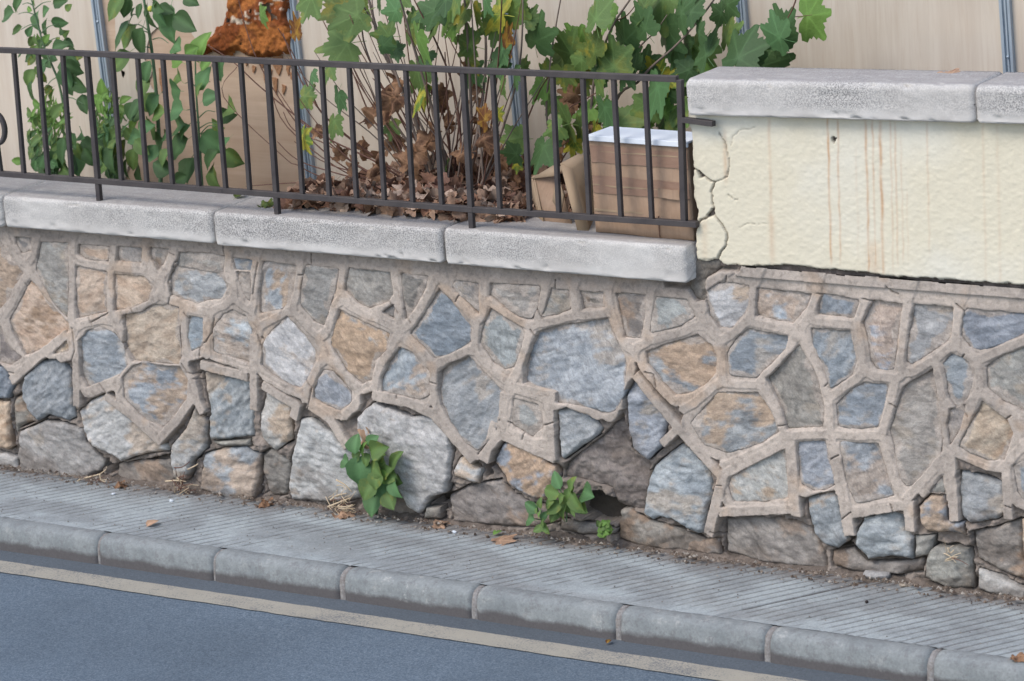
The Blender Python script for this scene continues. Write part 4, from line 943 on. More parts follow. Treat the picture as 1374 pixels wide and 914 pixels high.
LM = {
 'g': leaf_mat('leaf_green', (0.105, 0.180, 0.048), (0.150, 0.235, 0.070), (0.22, 0.26, 0.06), 0.60), 'd': leaf_mat('leaf_dark', (0.060, 0.122, 0.042), (0.085, 0.155, 0.058)),
 't': leaf_mat('leaf_bluegreen', (0.085, 0.185, 0.070), (0.13, 0.245, 0.095)), 'l': leaf_mat('leaf_light', (0.13, 0.25, 0.05), (0.19, 0.32, 0.08)),
 'o': leaf_mat('leaf_olive', (0.085, 0.13, 0.025), (0.12, 0.16, 0.04), (0.25, 0.22, 0.03), 0.58), 'y': leaf_mat('leaf_yellow', (0.38, 0.36, 0.04), (0.46, 0.40, 0.06), (0.13, 0.22, 0.04), 0.52),
 'a': leaf_mat('leaf_autumn', (0.36, 0.22, 0.03), (0.28, 0.12, 0.025), (0.16, 0.06, 0.02), 0.48), 'n': leaf_mat('leaf_dry', (0.22, 0.115, 0.06), (0.32, 0.185, 0.105), (0.12, 0.06, 0.035), 0.55, 0.15, 0.8),
 'f': leaf_mat('leaf_fallen', (0.36, 0.22, 0.14), (0.44, 0.29, 0.19), (0.26, 0.15, 0.09), 0.6, 0.1, 0.8)}
def ovate(seed, wid=0.30, tip=1.0):
    r = random.Random(seed); N = 8; V = []; F = []; vein = []; bend = r.uniform(0.1, 0.45); fold = r.uniform(0.12, 0.4)
    for i in range(N + 1):
        t = i / N; w_ = wid * (math.sin(math.pi * t ** 0.75) ** 0.8) * (1.0 if t < 0.6 else 1 - 0.15 * (t - 0.6)) + 0.004
        for k_ in (-1, -0.5, 0, 0.5, 1):
            wob = 1 + r.uniform(-.06, .06)
            V.append((k_ * w_ * wob, -fold * abs(k_) * w_ + bend * (t - 0.4) ** 2 + (0.02 * math.sin(t * 14 + k_) if abs(k_) == 1 else 0), t - 0.5))
            vein.append(1.0 if k_ == 0 else 0.0)
    for i in range(N):
        for k_ in range(4): F.append((i * 5 + k_, i * 5 + k_ + 1, (i + 1) * 5 + k_ + 1, (i + 1) * 5 + k_))
    b = len(V)   # leaf stalk
    for z, y in ((-0.5, bend * 0.16), (-0.72, bend * 0.2 + 0.06)):
        V += [(-0.008, y, z), (0.008, y, z)]; vein += [1, 1]
    F.append((b, b + 1, b + 3, b + 2))
    me = mesh('leaf', V, F); a = me.attributes.new('vein', 'FLOAT', 'POINT'); a.data.foreach_set('value', vein); return me
def lobed(seed, crumple=0.0, toothy=1.0):
    r = random.Random(seed); key = [(0, 1.0), (25, 0.62), (50, 0.97), (76, 0.60), (102, 0.74), (140, 0.46), (180, 0.10)]
    key = [(a, q * r.uniform(0.93, 1.07)) for a, q in key]; half = []
    for (a0, q0), (a1, q1) in zip(key, key[1:]):
        n = 4
        for k_ in range(n):
            t = k_ / n; q = q0 + (q1 - q0) * (t ** 0.8 if q0 > q1 else t ** 1.25); a = a0 + (a1 - a0) * t
            if k_ in (1, 2, 3): q *= 1 + (0.11 if k_ % 2 else -0.05) * toothy * r.uniform(0.6, 1.2)
            half.append((a, q))
    L = half + [(180, key[-1][1])] + [(360 - a, q * r.uniform(0.92, 1.08)) for a, q in half[:0:-1]]
    V = [(0, 0, -0.22)]; vein = [1.0]; n = len(L); bd = r.uniform(-0.25, 0.45); sw = r.uniform(-.25, .25); ph = r.uniform(0, 6)
    def yy(x, z):
        q = math.hypot(x, z + 0.22)
        y = bd * q * q * 0.5 + sw * x * (z + .2) + 0.14 * abs(x) * (1 if r.random() < 2 else 0) + 0.03 * math.sin(7 * x + ph) * q
        if crumple: y += crumple * (math.sin(6 * x + ph) * math.cos(5 * z + ph * 2) + 1.2 * x * x * (1 if ph > 3 else -1) + 0.6 * math.sin(11 * z + x * 8)) * 0.5
        return y
    lob = [0, 50, 104, 256, 310]
    for ring in (0.33, 0.66, 1.0):
        for a, q in L:
            x = math.sin(R(a)) * q * ring * 0.62; z = math.cos(R(a)) * q * ring * 0.72 - 0.22
            V.append((x, yy(x, z), z)); vein.append(max(0, 1 - min(min(abs(a - b), 360 - abs(a - b)) for b in lob) / 5.0) * (1 - ring * 0.4))
    F = [(0, 1 + k_, 1 + (k_ + 1) % n) for k_ in range(n)]
    for g in range(2):
        for k_ in range(n): F.append((1 + g * n + k_, 1 + (g + 1) * n + k_, 1 + (g + 1) * n + (k_ + 1) % n, 1 + g * n + (k_ + 1) % n))
    b = len(V)
    for z, y in ((-0.24, 0), (-0.42, 0.03), (-0.62, 0.10)):
        V += [(-0.008, y, z), (0.008, y, z)]; vein += [1, 1]
    F += [(b, b + 1, b + 3, b + 2), (b + 2, b + 3, b + 5, b + 4)]
    me = mesh('leaf', V, F); a = me.attributes.new('vein', 'FLOAT', 'POINT'); a.data.foreach_set('value', vein); return me
OV = [ovate(k_, 0.33) for k_ in range(5)]; OVW = [ovate(20 + k_, 0.46) for k_ in range(5)]; OVN = [ovate(40 + k_, 0.17) for k_ in range(4)]
MP = [lobed(k_) for k_ in range(9)]; DRY = [lobed(60 + k_, 0.3) for k_ in range(8)]
SETS = {'ov': OV, 'ow': OVW, 'on': OVN, 'mp': MP, 'dr': DRY}
for L_ in SETS.values():
    for me in L_: me.materials.append(LM['g'])
rl = random.Random(99)
def put_leaf(kind, px, py, size, ang, c, y, parent, tilt=None, name='leaf', asp=None):
    p = W(px, py, y); k_ = size / ppm(p) * ({'mp': 1.2, 'dr': 1.2, 'ow': 1.08}.get(kind, 1.3) * (0.85 if y < 0.02 and kind == 'ov' else 1))
    me = rl.choice(SETS[kind]); o = bpy.data.objects.new(name, me); col.objects.link(o)
    tl = rl.uniform(-35, 35) if tilt is None else tilt
    # face the leaf towards the street and up, then spin it about its own normal
    M = Matrix.Rotation(R(rl.uniform(-30, 30) - 15), 3, 'Z') @ Matrix.Rotation(R(-12 + (rl.uniform(-22, 22) if tilt is None else tilt)), 3, 'X') @ Matrix.Rotation(R(ang + rl.uniform(-8, 8)), 3, 'Y')
    o.rotation_euler = M.to_euler(); s_ = (k_ * rl.uniform(0.9, 1.1), k_ * rl.uniform(0.7, 1.4), k_)
    o.scale = s_; o.location = Vector(p) - (parent.location if parent else Vector((0, 0, 0)))
    if parent: o.parent = parent
    o.material_slots[0].link = 'OBJECT'; o.material_slots[0].material = LM[c]; return o
def bark(name, a, b):
    s = NT(name, 0.8); v = s.co(scale=(1, 1, 0.4)); n = s.noise(v, 60, 5, 0.7); s.base(s.mix(n, a, b)); s.bump(n, 0.6, 0.003); return s.m
M_TWIG = bark('twig_bark', srgb(92,78,70), srgb(140,124,112)); M_RED = bark('young_twig', srgb(82,56,48), srgb(122,88,74)); M_GST = bark('green_stem', srgb(74,98,72), srgb(110,134,98))
M_STRAW = bark('dry_root', srgb(170,146,116), srgb(214,196,168))
def stem(pts, wpx, ys, parent, m, name='stem'):
    """pts in photo pixels, depth interpolated from ys[0] to ys[1]; the curve is smoothed."""
    P = [W(x, y_, ys[0] + (ys[1] - ys[0]) * i / (len(pts) - 1)) for i, (x, y_) in enumerate(pts)]
    out = []
    for i in range(len(P) - 1):
        p0 = P[max(i - 1, 0)]; p1 = P[i]; p2 = P[i + 1]; p3 = P[min(i + 2, len(P) - 1)]
        for k_ in range(5):
            t = k_ / 5; out.append(0.5 * ((2 * p1) + (-p0 + p2) * t + (2 * p0 - 5 * p1 + 4 * p2 - p3) * t * t + (-p0 + 3 * p1 - 3 * p2 + p3) * t ** 3))
    out.append(P[-1]); k_ = len(out); r0 = wpx / 2 / 355
    V, F = tube(out, [r0 * (1 - 0.55 * i / k_) for i in range(k_)], 6); o_ = np.array(parent.location)
    return link(name, mesh(name, [np.array(v) - o_ for v in V], F, m), None) if False else _st(name, V, F, o_, m, parent)
def _st(name, V, F, o_, m, parent):
    o = bpy.data.objects.new(name, mesh(name, [np.array(v) - o_ for v in V], F, m)); col.objects.link(o); o.parent = parent; return o
def plant(name, px, y, label, cat, z=0.36, group=None):
    p = W(px, 250, y); return empty(name, (p[0], y, z), label, cat, group)

# --- left shrub 1: tall thin
a = plant('shrub', 100, 0.55, 'tall thin shrub with small oval leaves at the far left end of the railing', 'shrub')
stem([(112, 262), (104, 230), (95, 200), (88, 160), (82, 125), (75, 100), (60, 65), (50, 30), (40, -10)], 5, (0.55, 0.5), a, M_GST)
for x, y_, x2, y2 in ((47, 20, 24, 19), (52, 33, 28, 40), (47, 12, 68, 2), (55, 45, 75, 33), (60, 62, 80, 50), (70, 88, 58, 90), (76, 104, 60, 120), (84, 130, 112, 140), (66, 75, 90, 80), (80, 112, 104, 112), (45, 8, 30, 6)):
    stem([(x, y_), ((x + x2) / 2, (y_ + y2) / 2 - 3), (x2, y2)], 2, (0.52, 0.50), a, M_GST, 'leaf_stalk')
for x, y_, sz, an, c in ((10,21,28,255,'d'),(23,8,20,215,'d'),(61,15,19,70,'t'),(50,28,24,160,'t'),(62,38,22,165,'d'),(80,30,20,95,'t'),(22,41,18,240,'g'),(40,42,13,30,'t'),(82,40,18,100,'d'),(87,47,18,60,'g'),(92,58,16,110,'d'),(77,54,10,60,'g'),
    (42,56,14,220,'g'),(49,54,14,150,'g'),(54,52,14,130,'l'),(62,52,12,40,'l'),(64,58,11,60,'g'),(38,78,17,250,'d'),(72,76,20,100,'t'),(97,78,30,115,'d'),(58,90,22,190,'t'),(98,92,26,115,'d'),(40,105,21,205,'g'),(44,126,28,185,'d'),
    (90,106,28,165,'t'),(107,113,28,125,'d'),(93,118,18,150,'d'),(64,121,14,240,'o'),(113,140,22,170,'d'),(42,82,14,230,'o'),(26,72,12,260,'d'),(80,62,20,80,'d'),(106,77,10,90,'o'),(55,60,14,180,'d'),(46,70,16,200,'g'),(60,72,16,150,'d'),(66,84,18,120,'d'),(50,98,16,210,'g'),(80,3,22,75,'d'),(92,10,12,60,'g'),
    (39,12,10,290,'l'),(46,3,10,10,'l'),(58,104,14,170,'o'),(84,90,18,130,'d'),(52,84,18,200,'g')):
    put_leaf('ov', x, y_, sz, an, c, rl.uniform(0.45, 0.6), a)
# --- low bush 2, 3
for (nm, px, lab, spots, big) in (
  ('bush', 66, 'low bush of narrow bright green leaves behind the third and fourth bars from the left', (66, 185, 29, 50, 170), [(38,151,18,270,'g'),(48,139,16,290,'l'),(70,130,20,20,'l'),(62,134,18,350,'g'),(78,148,22,40,'g'),(38,181,14,270,'g'),(44,202,24,200,'g'),(47,190,20,230,'g'),(23,216,14,270,'l'),(84,205,34,200,'d'),(76,214,30,190,'d'),(88,228,24,100,'g'),(110,181,24,90,'t'),(118,195,26,110,'d'),(104,220,28,170,'t'),(108,205,22,160,'g'),(98,190,20,140,'d'),(122,212,26,150,'d')]),
  ('bush', 145, 'dense bush of broad dark leaves behind the first railing foot', (146, 168, 22, 46, 130), [(137,119,22,350,'l'),(130,133,18,270,'l'),(140,128,12,60,'l'),(168,134,16,70,'l'),(164,146,14,90,'g'),(140,172,26,260,'g'),(148,180,24,100,'t'),(150,192,34,230,'g'),(140,205,34,200,'d'),(150,212,36,170,'d'),(138,222,30,250,'g'),(152,230,30,110,'d'),(165,200,26,30,'g'),(172,178,20,320,'g'),(178,148,26,40,'d'),(186,150,24,20,'d'),(183,185,28,100,'t'),(190,198,24,130,'g'),(178,215,26,190,'g'),(170,228,24,170,'t'),(186,232,24,120,'d'),(160,218,24,140,'g'),(195,170,24,80,'t'),(178,168,18,60,'l')])):
    b = plant(nm, px, 0.55, lab, 'bush')
    cx0, cy0, rx, ry, nn_ = spots
    for k_ in range(6): stem([(cx0 + 8, 262), (cx0 + rl.uniform(-10, 12), 215), (cx0 + rl.uniform(-22, 22), cy0 - rl.uniform(0, 40))], 2.5, (0.55, rl.uniform(0.45, 0.7)), b, M_GST)
    for k_ in range(nn_):
        t = rl.random(); an = rl.uniform(0, 2 * math.pi); q = math.sqrt(rl.random()); x = cx0 + rx * q * math.cos(an); y_ = cy0 + ry * q * math.sin(an)
        c = rl.choice('llg' if y_ < cy0 - 10 else 'ggdt'); put_leaf('on' if y_ < cy0 + 15 else 'ov', x, y_, rl.uniform(11, 19), rl.choice((-60, -30, 0, 30, 60)) + (180 if rl.random() < .2 else 0), c, rl.uniform(0.42, 0.72), b)
    for x, y_, sz, an, c in big: put_leaf('ov', x, y_, sz, an, c, rl.uniform(0.4, 0.6), b)
# --- shrub 4
a = plant('shrub', 207, 0.5, 'tall shrub with drooping dark leaves and a small yellow fruit beside the torn panel', 'shrub')
stem([(216, 262), (214, 200), (210, 130), (204, 70), (197, 25), (191, -15)], 7, (0.52, 0.5), a, M_GST)
for x, y_, x2, y2 in ((200, 42, 172, 35), (186, 22, 170, 40), (201, 45, 186, 44), (205, 53, 226, 58), (196, 22, 205, 12), (204, 65, 186, 66), (206, 90, 196, 95), (212, 160, 236, 150)):
    stem([(x, y_), ((x + x2) / 2, min(y_, y2) - 2), (x2, y2)], 2, (0.5, 0.48), a, M_GST, 'leaf_stalk')
for x, y_, sz, an, c in ((155,10,38,215,'g'),(169,10,24,200,'d'),(162,48,38,195,'d'),(173,51,34,215,'g'),(189,58,36,195,'d'),(161,83,32,220,'g'),(187,15,17,190,'d'),(202,23,30,160,'d'),(212,10,20,110,'d'),(228,33,42,168,'t'),(222,13,22,100,'d'),(216,24,24,150,'t'),(248,31,36,115,'d'),(237,62,30,95,'t'),
    (256,1,20,110,'d'),(178,17,12,180,'d'),(196,98,28,200,'t'),(192,116,26,185,'g'),(205,142,30,215,'t'),(199,136,26,40,'g'),(181,146,26,190,'d'),(150,3,20,230,'g'),(208,4,16,60,'g')):
    put_leaf('ov', x, y_, sz, an, c, rl.uniform(0.42, 0.5), a)
bm = bmesh.new(); bmesh.ops.create_uvsphere(bm, u_segments=12, v_segments=8, radius=0.013); bm.transform(Matrix.Translation(Vector(W(202, 12, 0.46)))); M_FR = NT('yellow_fruit', 0.5); M_FR.base((0.5, 0.48, 0.08)); bmo('fruit', bm, M_FR.m, a, True)
# --- shrub 5
a = plant('shrub', 268, 0.5, 'broad leaved green shrub with an upright stem before the bare brown board', 'shrub')
stem([(272, 262), (269, 215), (266, 165), (263, 120), (262, 78)], 4.5, (0.5, 0.48), a, M_GST)
for x, y_, x2, y2 in ((267, 158, 288, 150), (268, 172, 292, 166), (269, 180, 290, 170), (270, 205, 290, 204), (266, 150, 250, 148), (268, 165, 250, 170), (270, 206, 255, 215), (264, 125, 282, 110), (264, 118, 248, 112)):
    stem([(x, y_), ((x + x2) / 2, min(y_, y2) - 1), (x2, y2)], 2, (0.49, 0.47), a, M_GST, 'leaf_stalk')
for x, y_, sz, an, c in ((271,61,32,22,'l'),(256,68,22,60,'l'),(237,79,27,275,'l'),(238,102,26,280,'g'),(235,121,32,270,'t'),(296,92,32,28,'t'),(274,105,28,28,'t'),(282,131,26,70,'t'),(266,121,22,20,'g'),(235,148,32,260,'t'),(212,154,28,250,'g'),(204,171,34,268,'g'),(239,169,36,260,'d'),
    (247,179,26,200,'t'),(211,192,38,255,'d'),(240,200,40,225,'d'),(204,206,24,200,'t'),(221,212,26,190,'g'),(216,225,28,295,'d'),(253,228,34,188,'d'),(242,240,22,240,'d'),(308,146,34,82,'g'),(303,154,28,95,'d'),(291,169,24,110,'g'),(285,192,38,128,'t'),(313,212,30,133,'g'),(283,215,30,200,'d'),(286,236,36,140,'g'),(301,196,26,180,'t'),(264,75,16,0,'l'),(278,85,20,35,'l'),(228,185,26,240,'g'),(222,178,26,260,'t')):
    put_leaf('ow' if y_ > 110 else 'ov', x, y_, sz, an, c, rl.uniform(0.38, 0.52), a)

# --- plane saplings in the middle
a = plant('plane_tree', 590, 0.55, 'young plane tree of many thin stems and lobed leaves behind the middle of the railing', 'tree')
tw = [([(592,262),(570,200),(545,130),(512,60),(492,-12)],6,'t'),([(598,262),(575,190),(540,120),(507,55),(499,0)],4,'t'),([(585,262),(560,190),(535,110),(522,75),(495,20),(470,-15)],4,'t'),([(605,262),(590,180),(560,80),(543,20),(533,-12)],4,'t'),
 ([(610,262),(600,180),(580,100),(555,20),(548,-12)],3,'r'),([(600,258),(585,170),(555,60),(530,-10)],4,'t'),([(615,262),(618,180),(606,110),(582,50),(566,20),(552,-8)],3,'r'),([(620,262),(632,180),(628,60),(622,-10)],5,'t'),([(625,262),(642,170),(652,80),(648,-12)],5,'t'),
 ([(622,262),(640,200),(655,110),(664,40),(667,-10)],3,'r'),([(630,262),(655,190),(668,90),(674,-10)],3,'r'),([(640,262),(672,180),(697,90),(702,-10)],3.5,'t'),([(575,258),(520,222),(450,170),(410,120),(385,60),(380,45)],3,'r'),([(570,258),(520,225),(440,160),(420,130),(392,70),(373,38)],2.5,'r'),
 ([(572,260),(500,215),(430,180),(353,120),(315,85),(278,60)],2.5,'r'),([(560,262),(480,235),(420,190),(380,140),(345,80),(325,20),(318,-12)],2,'r'),([(565,262),(470,235),(385,170),(360,110),(340,70)],1.8,'r'),([(560,262),(450,232),(400,215),(372,190)],2,'r'),([(555,265),(470,250),(410,245),(330,250)],2,'r'),
 ([(580,255),(545,210),(500,160),(470,90),(445,50),(427,15)],2.5,'r'),([(585,255),(535,190),(480,110),(466,75)],2,'r'),([(584,255),(520,165),(490,120),(475,92)],1.8,'r'),([(588,256),(560,215),(515,160),(497,120),(482,90),(466,42)],2.2,'r'),([(560,262),(480,222),(430,182),(400,160),(372,120)],2.2,'r'),
 ([(575,262),(500,235),(440,195),(395,175),(380,150)],2.2,'r'),([(605,255),(595,200),(575,150),(570,90),(545,40)],2.5,'r'),([(640,262),(668,210),(690,170),(715,130),(740,90)],2.5,'t'),([(636,262),(655,210),(672,160),(690,110)],2,'r'),([(600,262),(610,200),(640,150),(648,120)],2,'r'),
 ([(570,262),(530,250),(470,215),(425,165),(400,130)],2,'r'),([(565,260),(510,240),(440,220),(395,190)],2,'r'),([(600,255),(580,200),(540,150),(500,105)],2,'r'),([(545,262),(440,240),(400,222),(380,210),(300,130),(318,90)],1.6,'r'),([(590,250),(520,150),(503,100),(488,55),(485,20)],3.5,'t'),([(610,250),(640,140),(600,45),(590,0)],2,'r')]
re_ = random.Random(3)
for k_ in range(26):
    b_ = re_.uniform(560, 660); t_ = b_ + re_.uniform(-190, 60); y_ = re_.choice((-15, -15, 20, 70, 110)); m1 = b_ + (t_ - b_) * re_.uniform(.25, .45)
    tw.append(([(b_, 264), (m1, 264 - (264 - y_) * .38), (b_ + (t_ - b_) * .72, 264 - (264 - y_) * .70), (t_, y_)], re_.uniform(1.6, 2.8), re_.choice('rrt')))
for k_, (p_, w_, m_) in enumerate(tw): stem(p_, w_ * 1.15, (0.5 + 0.10 * math.sin(k_ * 2.1), 0.5 + 0.2 * math.sin(k_ * 1.7)), a, M_TWIG if m_ == 't' else M_RED, 'twig')
for x, y_, sz, an, c in ((414,7,46,200,'g'),(396,35,36,345,'a'),(467,26,54,250,'g'),(452,8,48,300,'o'),(453,62,54,262,'g'),(486,10,38,180,'o'),(514,48,34,275,'g'),(562,62,54,200,'l'),(552,38,46,70,'g'),(508,6,26,180,'d'),(525,15,36,260,'t'),(557,25,32,0,'d'),(562,103,48,150,'g'),(560,137,34,180,'y'),(440,97,32,180,'g'),
  (414,130,32,80,'g'),(454,135,32,200,'t'),(418,106,24,150,'t'),(447,171,34,180,'g'),(524,173,26,180,'g'),(528,257,17,100,'o'),(598,20,62,210,'l'),(617,22,42,220,'o'),(575,18,42,240,'d'),(593,8,38,200,'d'),(624,57,44,285,'g'),(637,22,42,180,'o'),(665,20,50,265,'y'),(665,40,42,195,'g'),(681,51,42,30,'a'),(678,66,46,80,'t'),(694,8,52,60,'g'),(711,21,32,30,'g'),
  (721,43,54,18,'d'),(672,85,40,95,'d'),(632,82,36,90,'o'),(637,102,44,100,'t'),(691,105,30,150,'d'),(675,118,28,100,'g'),(704,88,24,60,'g'),(724,121,38,190,'l'),(647,156,34,300,'a'),(670,153,22,80,'y'),(595,229,30,80,'l'),(605,256,26,90,'g'),(694,223,18,180,'y'),(568,131,32,170,'y'),(757,162,48,270,'g'),(686,187,40,262,'g'),(725,208,50,180,'d'),(742,175,34,240,'g'),(769,197,32,180,'y'),(686,206,32,280,'d'),
  (540,5,34,160,'g'),(580,45,30,150,'g'),(650,5,34,200,'t'),(610,5,40,180,'g'),(570,80,30,200,'d'),(300,10,1,0,'g'),(352,22,30,110,'l'),(520,62,24,100,'d'),(535,70,24,110,'d'),(605,40,30,220,'l')):
    if sz > 5: put_leaf('mp', x, y_, sz, an, c, rl.uniform(0.28, 0.55), a)
put_leaf('mp', 408, 188, 36, 100, 'y', 0.0, a)
for x, y_, sz in ((528,118,32),(524,136,36),(495,156,32),(426,178,18),(528,194,28),(488,199,30),(565,197,36),(594,130,36),(637,128,30),(621,96,24),(757,182,28),(600,165,24),(575,185,34),(545,210,34),(655,190,34),(665,215,34),(510,220,32),(470,225,28),(620,205,30),(640,170,26),(500,240,30),(690,240,28),(560,225,32),(455,205,22),(515,150,26)):
    put_leaf('dr', x, y_, sz, rl.uniform(0, 360), 'n', rl.uniform(0.3, 0.6), a, name='dry_leaf')
# --- plane tree on the right
a = plant('plane_tree', 830, 0.6, 'spreading plane branches with dark lobed leaves above the cardboard box', 'tree')
for p_, w_, m_ in (([(800,262),(825,139),(855,111),(874,90),(908,60),(940,24),(965,-10)],4.5,'t'),([(790,262),(793,150),(800,92),(812,58),(826,28),(845,0),(850,-10)],4.5,'t'),([(830,262),(900,180),(960,130),(995,97),(1035,51),(1058,23),(1070,-6)],4,'r'),([(770,262),(735,170),(738,90),(745,40),(754,-10)],3.5,'t'),([(852,70),(866,55),(880,42),(895,20)],2.5,'t'),
   ([(793,262),(770,200),(762,150),(785,134),(812,117)],3,'r'),([(826,28),(842,20),(856,2)],2,'r'),([(712,240),(700,190),(720,130),(738,100)],3,'r'),([(750,262),(752,220),(772,190),(790,170)],2.5,'r'),([(1058,23),(1075,22),(1090,20)],1.5,'r')):
    stem(p_, w_, (0.55, 0.5), a, M_TWIG if m_ == 't' else M_RED, 'branch')
for x, y_, sz, an, c in ((800,14,52,330,'g'),(814,26,44,180,'l'),(837,43,52,5,'d'),(861,28,46,335,'d'),(879,9,72,200,'g'),(893,50,62,180,'d'),(920,9,58,50,'d'),(914,18,32,60,'t'),(760,62,50,320,'g'),(770,50,40,340,'l'),(794,60,44,330,'o'),(823,76,54,0,'g'),(756,86,44,180,'o'),(789,83,46,195,'d'),(848,84,46,300,'d'),(871,84,40,55,'d'),
  (884,94,38,25,'y'),(895,113,34,150,'y'),(756,105,34,180,'o'),(801,114,40,200,'g'),(879,131,60,180,'t'),(932,80,62,190,'g'),(917,97,34,260,'d'),(920,49,44,30,'d'),(850,143,30,20,'y'),(893,146,28,20,'l'),(897,134,34,150,'d'),(997,62,66,2,'d'),(976,43,44,350,'g'),(946,66,54,300,'d'),(944,90,60,30,'l'),(1048,38,64,325,'d'),(1036,46,50,285,'t'),(1094,20,56,78,'l'),
  (1037,84,60,80,'d'),(981,3,40,60,'d'),(934,8,46,30,'d'),(940,40,36,60,'d'),(843,165,52,80,'g'),(812,156,46,190,'t'),(830,172,40,120,'g'),(890,165,40,200,'d'),(866,150,40,190,'g'),(800,180,30,200,'y'),(785,150,36,250,'l'),(865,168,34,60,'l'),(905,170,34,120,'g'),(775,85,36,240,'g'),(862,5,50,280,'g'),(812,95,36,120,'d'),(740,95,30,60,'g'),(836,100,40,200,'d'),(1008,85,44,60,'d'),
  (930,120,44,160,'d'),(915,150,40,200,'g'),(782,110,34,150,'o'),(905,75,40,200,'d'),(962,20,30,250,'d'),(740,140,30,200,'g'),(780,30,1,0,'g'),(775,170,34,260,'g'),(812,140,22,5,'l')):
    if sz > 5: put_leaf('mp', x, y_, sz, an, c, rl.uniform(0.42, 0.62), a)
for x, y_, sz in ((765,125,34),(760,140,30),(790,165,30),(750,200,26),(888,122,22)): put_leaf('dr', x, y_, sz, rl.uniform(0, 360), 'n', 0.55, a, name='dry_leaf')

# --- heap of dry leaves: joined real leaves
V = []; F = []; CI = []
rh = random.Random(5)
def heap_leaf(p, s_, M):
    me = rh.choice(DRY); b = len(V); o_ = Vector(p)
    for v_ in me.vertices: V.append(tuple(o_ + M @ (v_.co * s_)))
    for f in me.polygons: F.append(tuple(b + i for i in f.vertices))
    cc = {0: (0.36, 0.225, 0.15), 1: (0.25, 0.13, 0.08), 2: (0.50, 0.36, 0.27), 3: (0.18, 0.095, 0.065)}[rh.choice((0, 0, 1, 1, 2, 3))]
    k_ = rh.uniform(0.8, 1.15); CI.extend([np.array(cc) * k_] * len(me.vertices))
xl, xr = float(W(415, 270, 0.3)[0]), float(W(730, 290, 0.3)[0])
for k_ in range(900):
    t = rh.random(); x = xl + (xr - xl) * t; y = rh.uniform(0.075, 0.85)
    env = max(0.0, math.sin(math.pi * min(1, max(0, t * 0.98 + 0.06))) ** 0.6)
    if y < 0.12 and rh.random() < 0.45: continue
    mound = 0.04 * env + 0.09 * env * math.exp(-((x - (xl + (xr - xl) * 0.55)) / 0.45) ** 2) * min(1, max(0, (y - 0.1) / 0.4))
    z = (ZC + 0.012 if y < YB else 0.37) + rh.random() * mound
    M = Euler((rh.uniform(-0.9, 0.9) + (math.pi / 2 if rh.random() < 0.7 else 0), rh.uniform(-.8, .8), rh.uniform(0, 6.28))).to_matrix()
    heap_leaf((x, y, z), rh.uniform(0.07, 0.13), M)
for k_ in range(90):   # thin scatter on the coping and bed
    x = rh.uniform(xl - 0.15, xr + 0.55); y = rh.uniform(0.33, 0.85); heap_leaf((x, y, 0.22 + 0.17 * math.exp(-((x + 0.75) / 0.62) ** 4)), rh.uniform(0.06, 0.11), Euler((math.pi / 2 + rh.uniform(-.4, .4), 0, rh.uniform(0, 6.28))).to_matrix())
s = NT('dry_leaves', 0.8); at = s.n('ShaderNodeAttribute', attribute_name='col'); v = s.co(); n = s.noise(v, 60, 4, 0.7); s.base(s.mix(1.0, at.outputs[0], s.ramp(n, [(0.3, 0.65), (0.7, 1.1)]), 'MULTIPLY')); s.bump(n, 0.5, 0.003)
me = mesh('leaf_litter', V, F, s.m); setcol(me, np.array(CI)); tag(link('leaf_litter', me), 'heap of dry brown plane leaves piled behind the railing on the coping', 'leaves', kind='stuff')

# --- single fallen leaves
FL = [('mp',677,722,36,'f','brown star shaped dry leaf lying on the pavement below the green leaf',60,'d'),('ov',668,714,16,'l','small fresh green leaf lying on the pavement beside a brown star shaped leaf',70,'d'),('dr',592,702,26,'f','pinkish brown dry leaf on the pavement beside the small cube stone',20,'d'),
 ('dr',462,689,30,'f','pale brown curled leaf on the pavement under the dry stalks and green weed',75,'d'),('ov',205,701,22,'f','small flat tan leaf in the middle of the pavement at the left',80,'d'),('dr',355,674,28,'n','curled dark brown leaf at the wall foot beside the pale granite stone',70,'d'),
 ('dr',162,650,20,'n','small reddish leaf at the wall foot under the jutting pale stone',90,'d'),('ov',817,860,12,'a','tiny orange leaf in the gutter against the kerb',90,'r'),('dr',1368,881,26,'n','brown leaf lying on the kerb at the right edge of the photo',30,'d'),
 ('dr',903,746,0,'n','',0,'d'),('mp',1276,99,48,'f','curled orange brown leaf lying on the block coping under the right hand post',95,'c'),('ov',1190,790,0,'n','',0,'d'),('dr',358,272,26,'o','faded green leaf lying on the coping beside the second railing foot',90,'k'),('ov',322,261,22,'o','flat greenish leaf on the coping left of the second railing foot',90,'k')]
for kd_, px, py, sz, c, lab, an, where in FL:
    if not sz: continue
    z = {'d': ZP + 0.012, 'r': ZR + 0.012, 'c': 1.048, 'k': ZC + 0.012}[where]; p = G(px, py, z); me = rl.choice(SETS[kd_])
    o = link('fallen_leaf', me, loc=p, rot=(R(-90 + 8), R(4), R(an - 90)), scale=sz / ppm(p)); o.material_slots[0].link = 'OBJECT'; o.material_slots[0].material = LM[c]
    o.scale = (o.scale[0], o.scale[1] * 0.8, o.scale[2]); tag(o, lab, 'leaf', 'single fallen leaves')
o = put_leaf('dr', 490, 587, 24, 10, 'f', -0.02, None, name='fallen_leaf'); tag(o, 'tan dry leaf caught on the wall above the green weed', 'leaf')

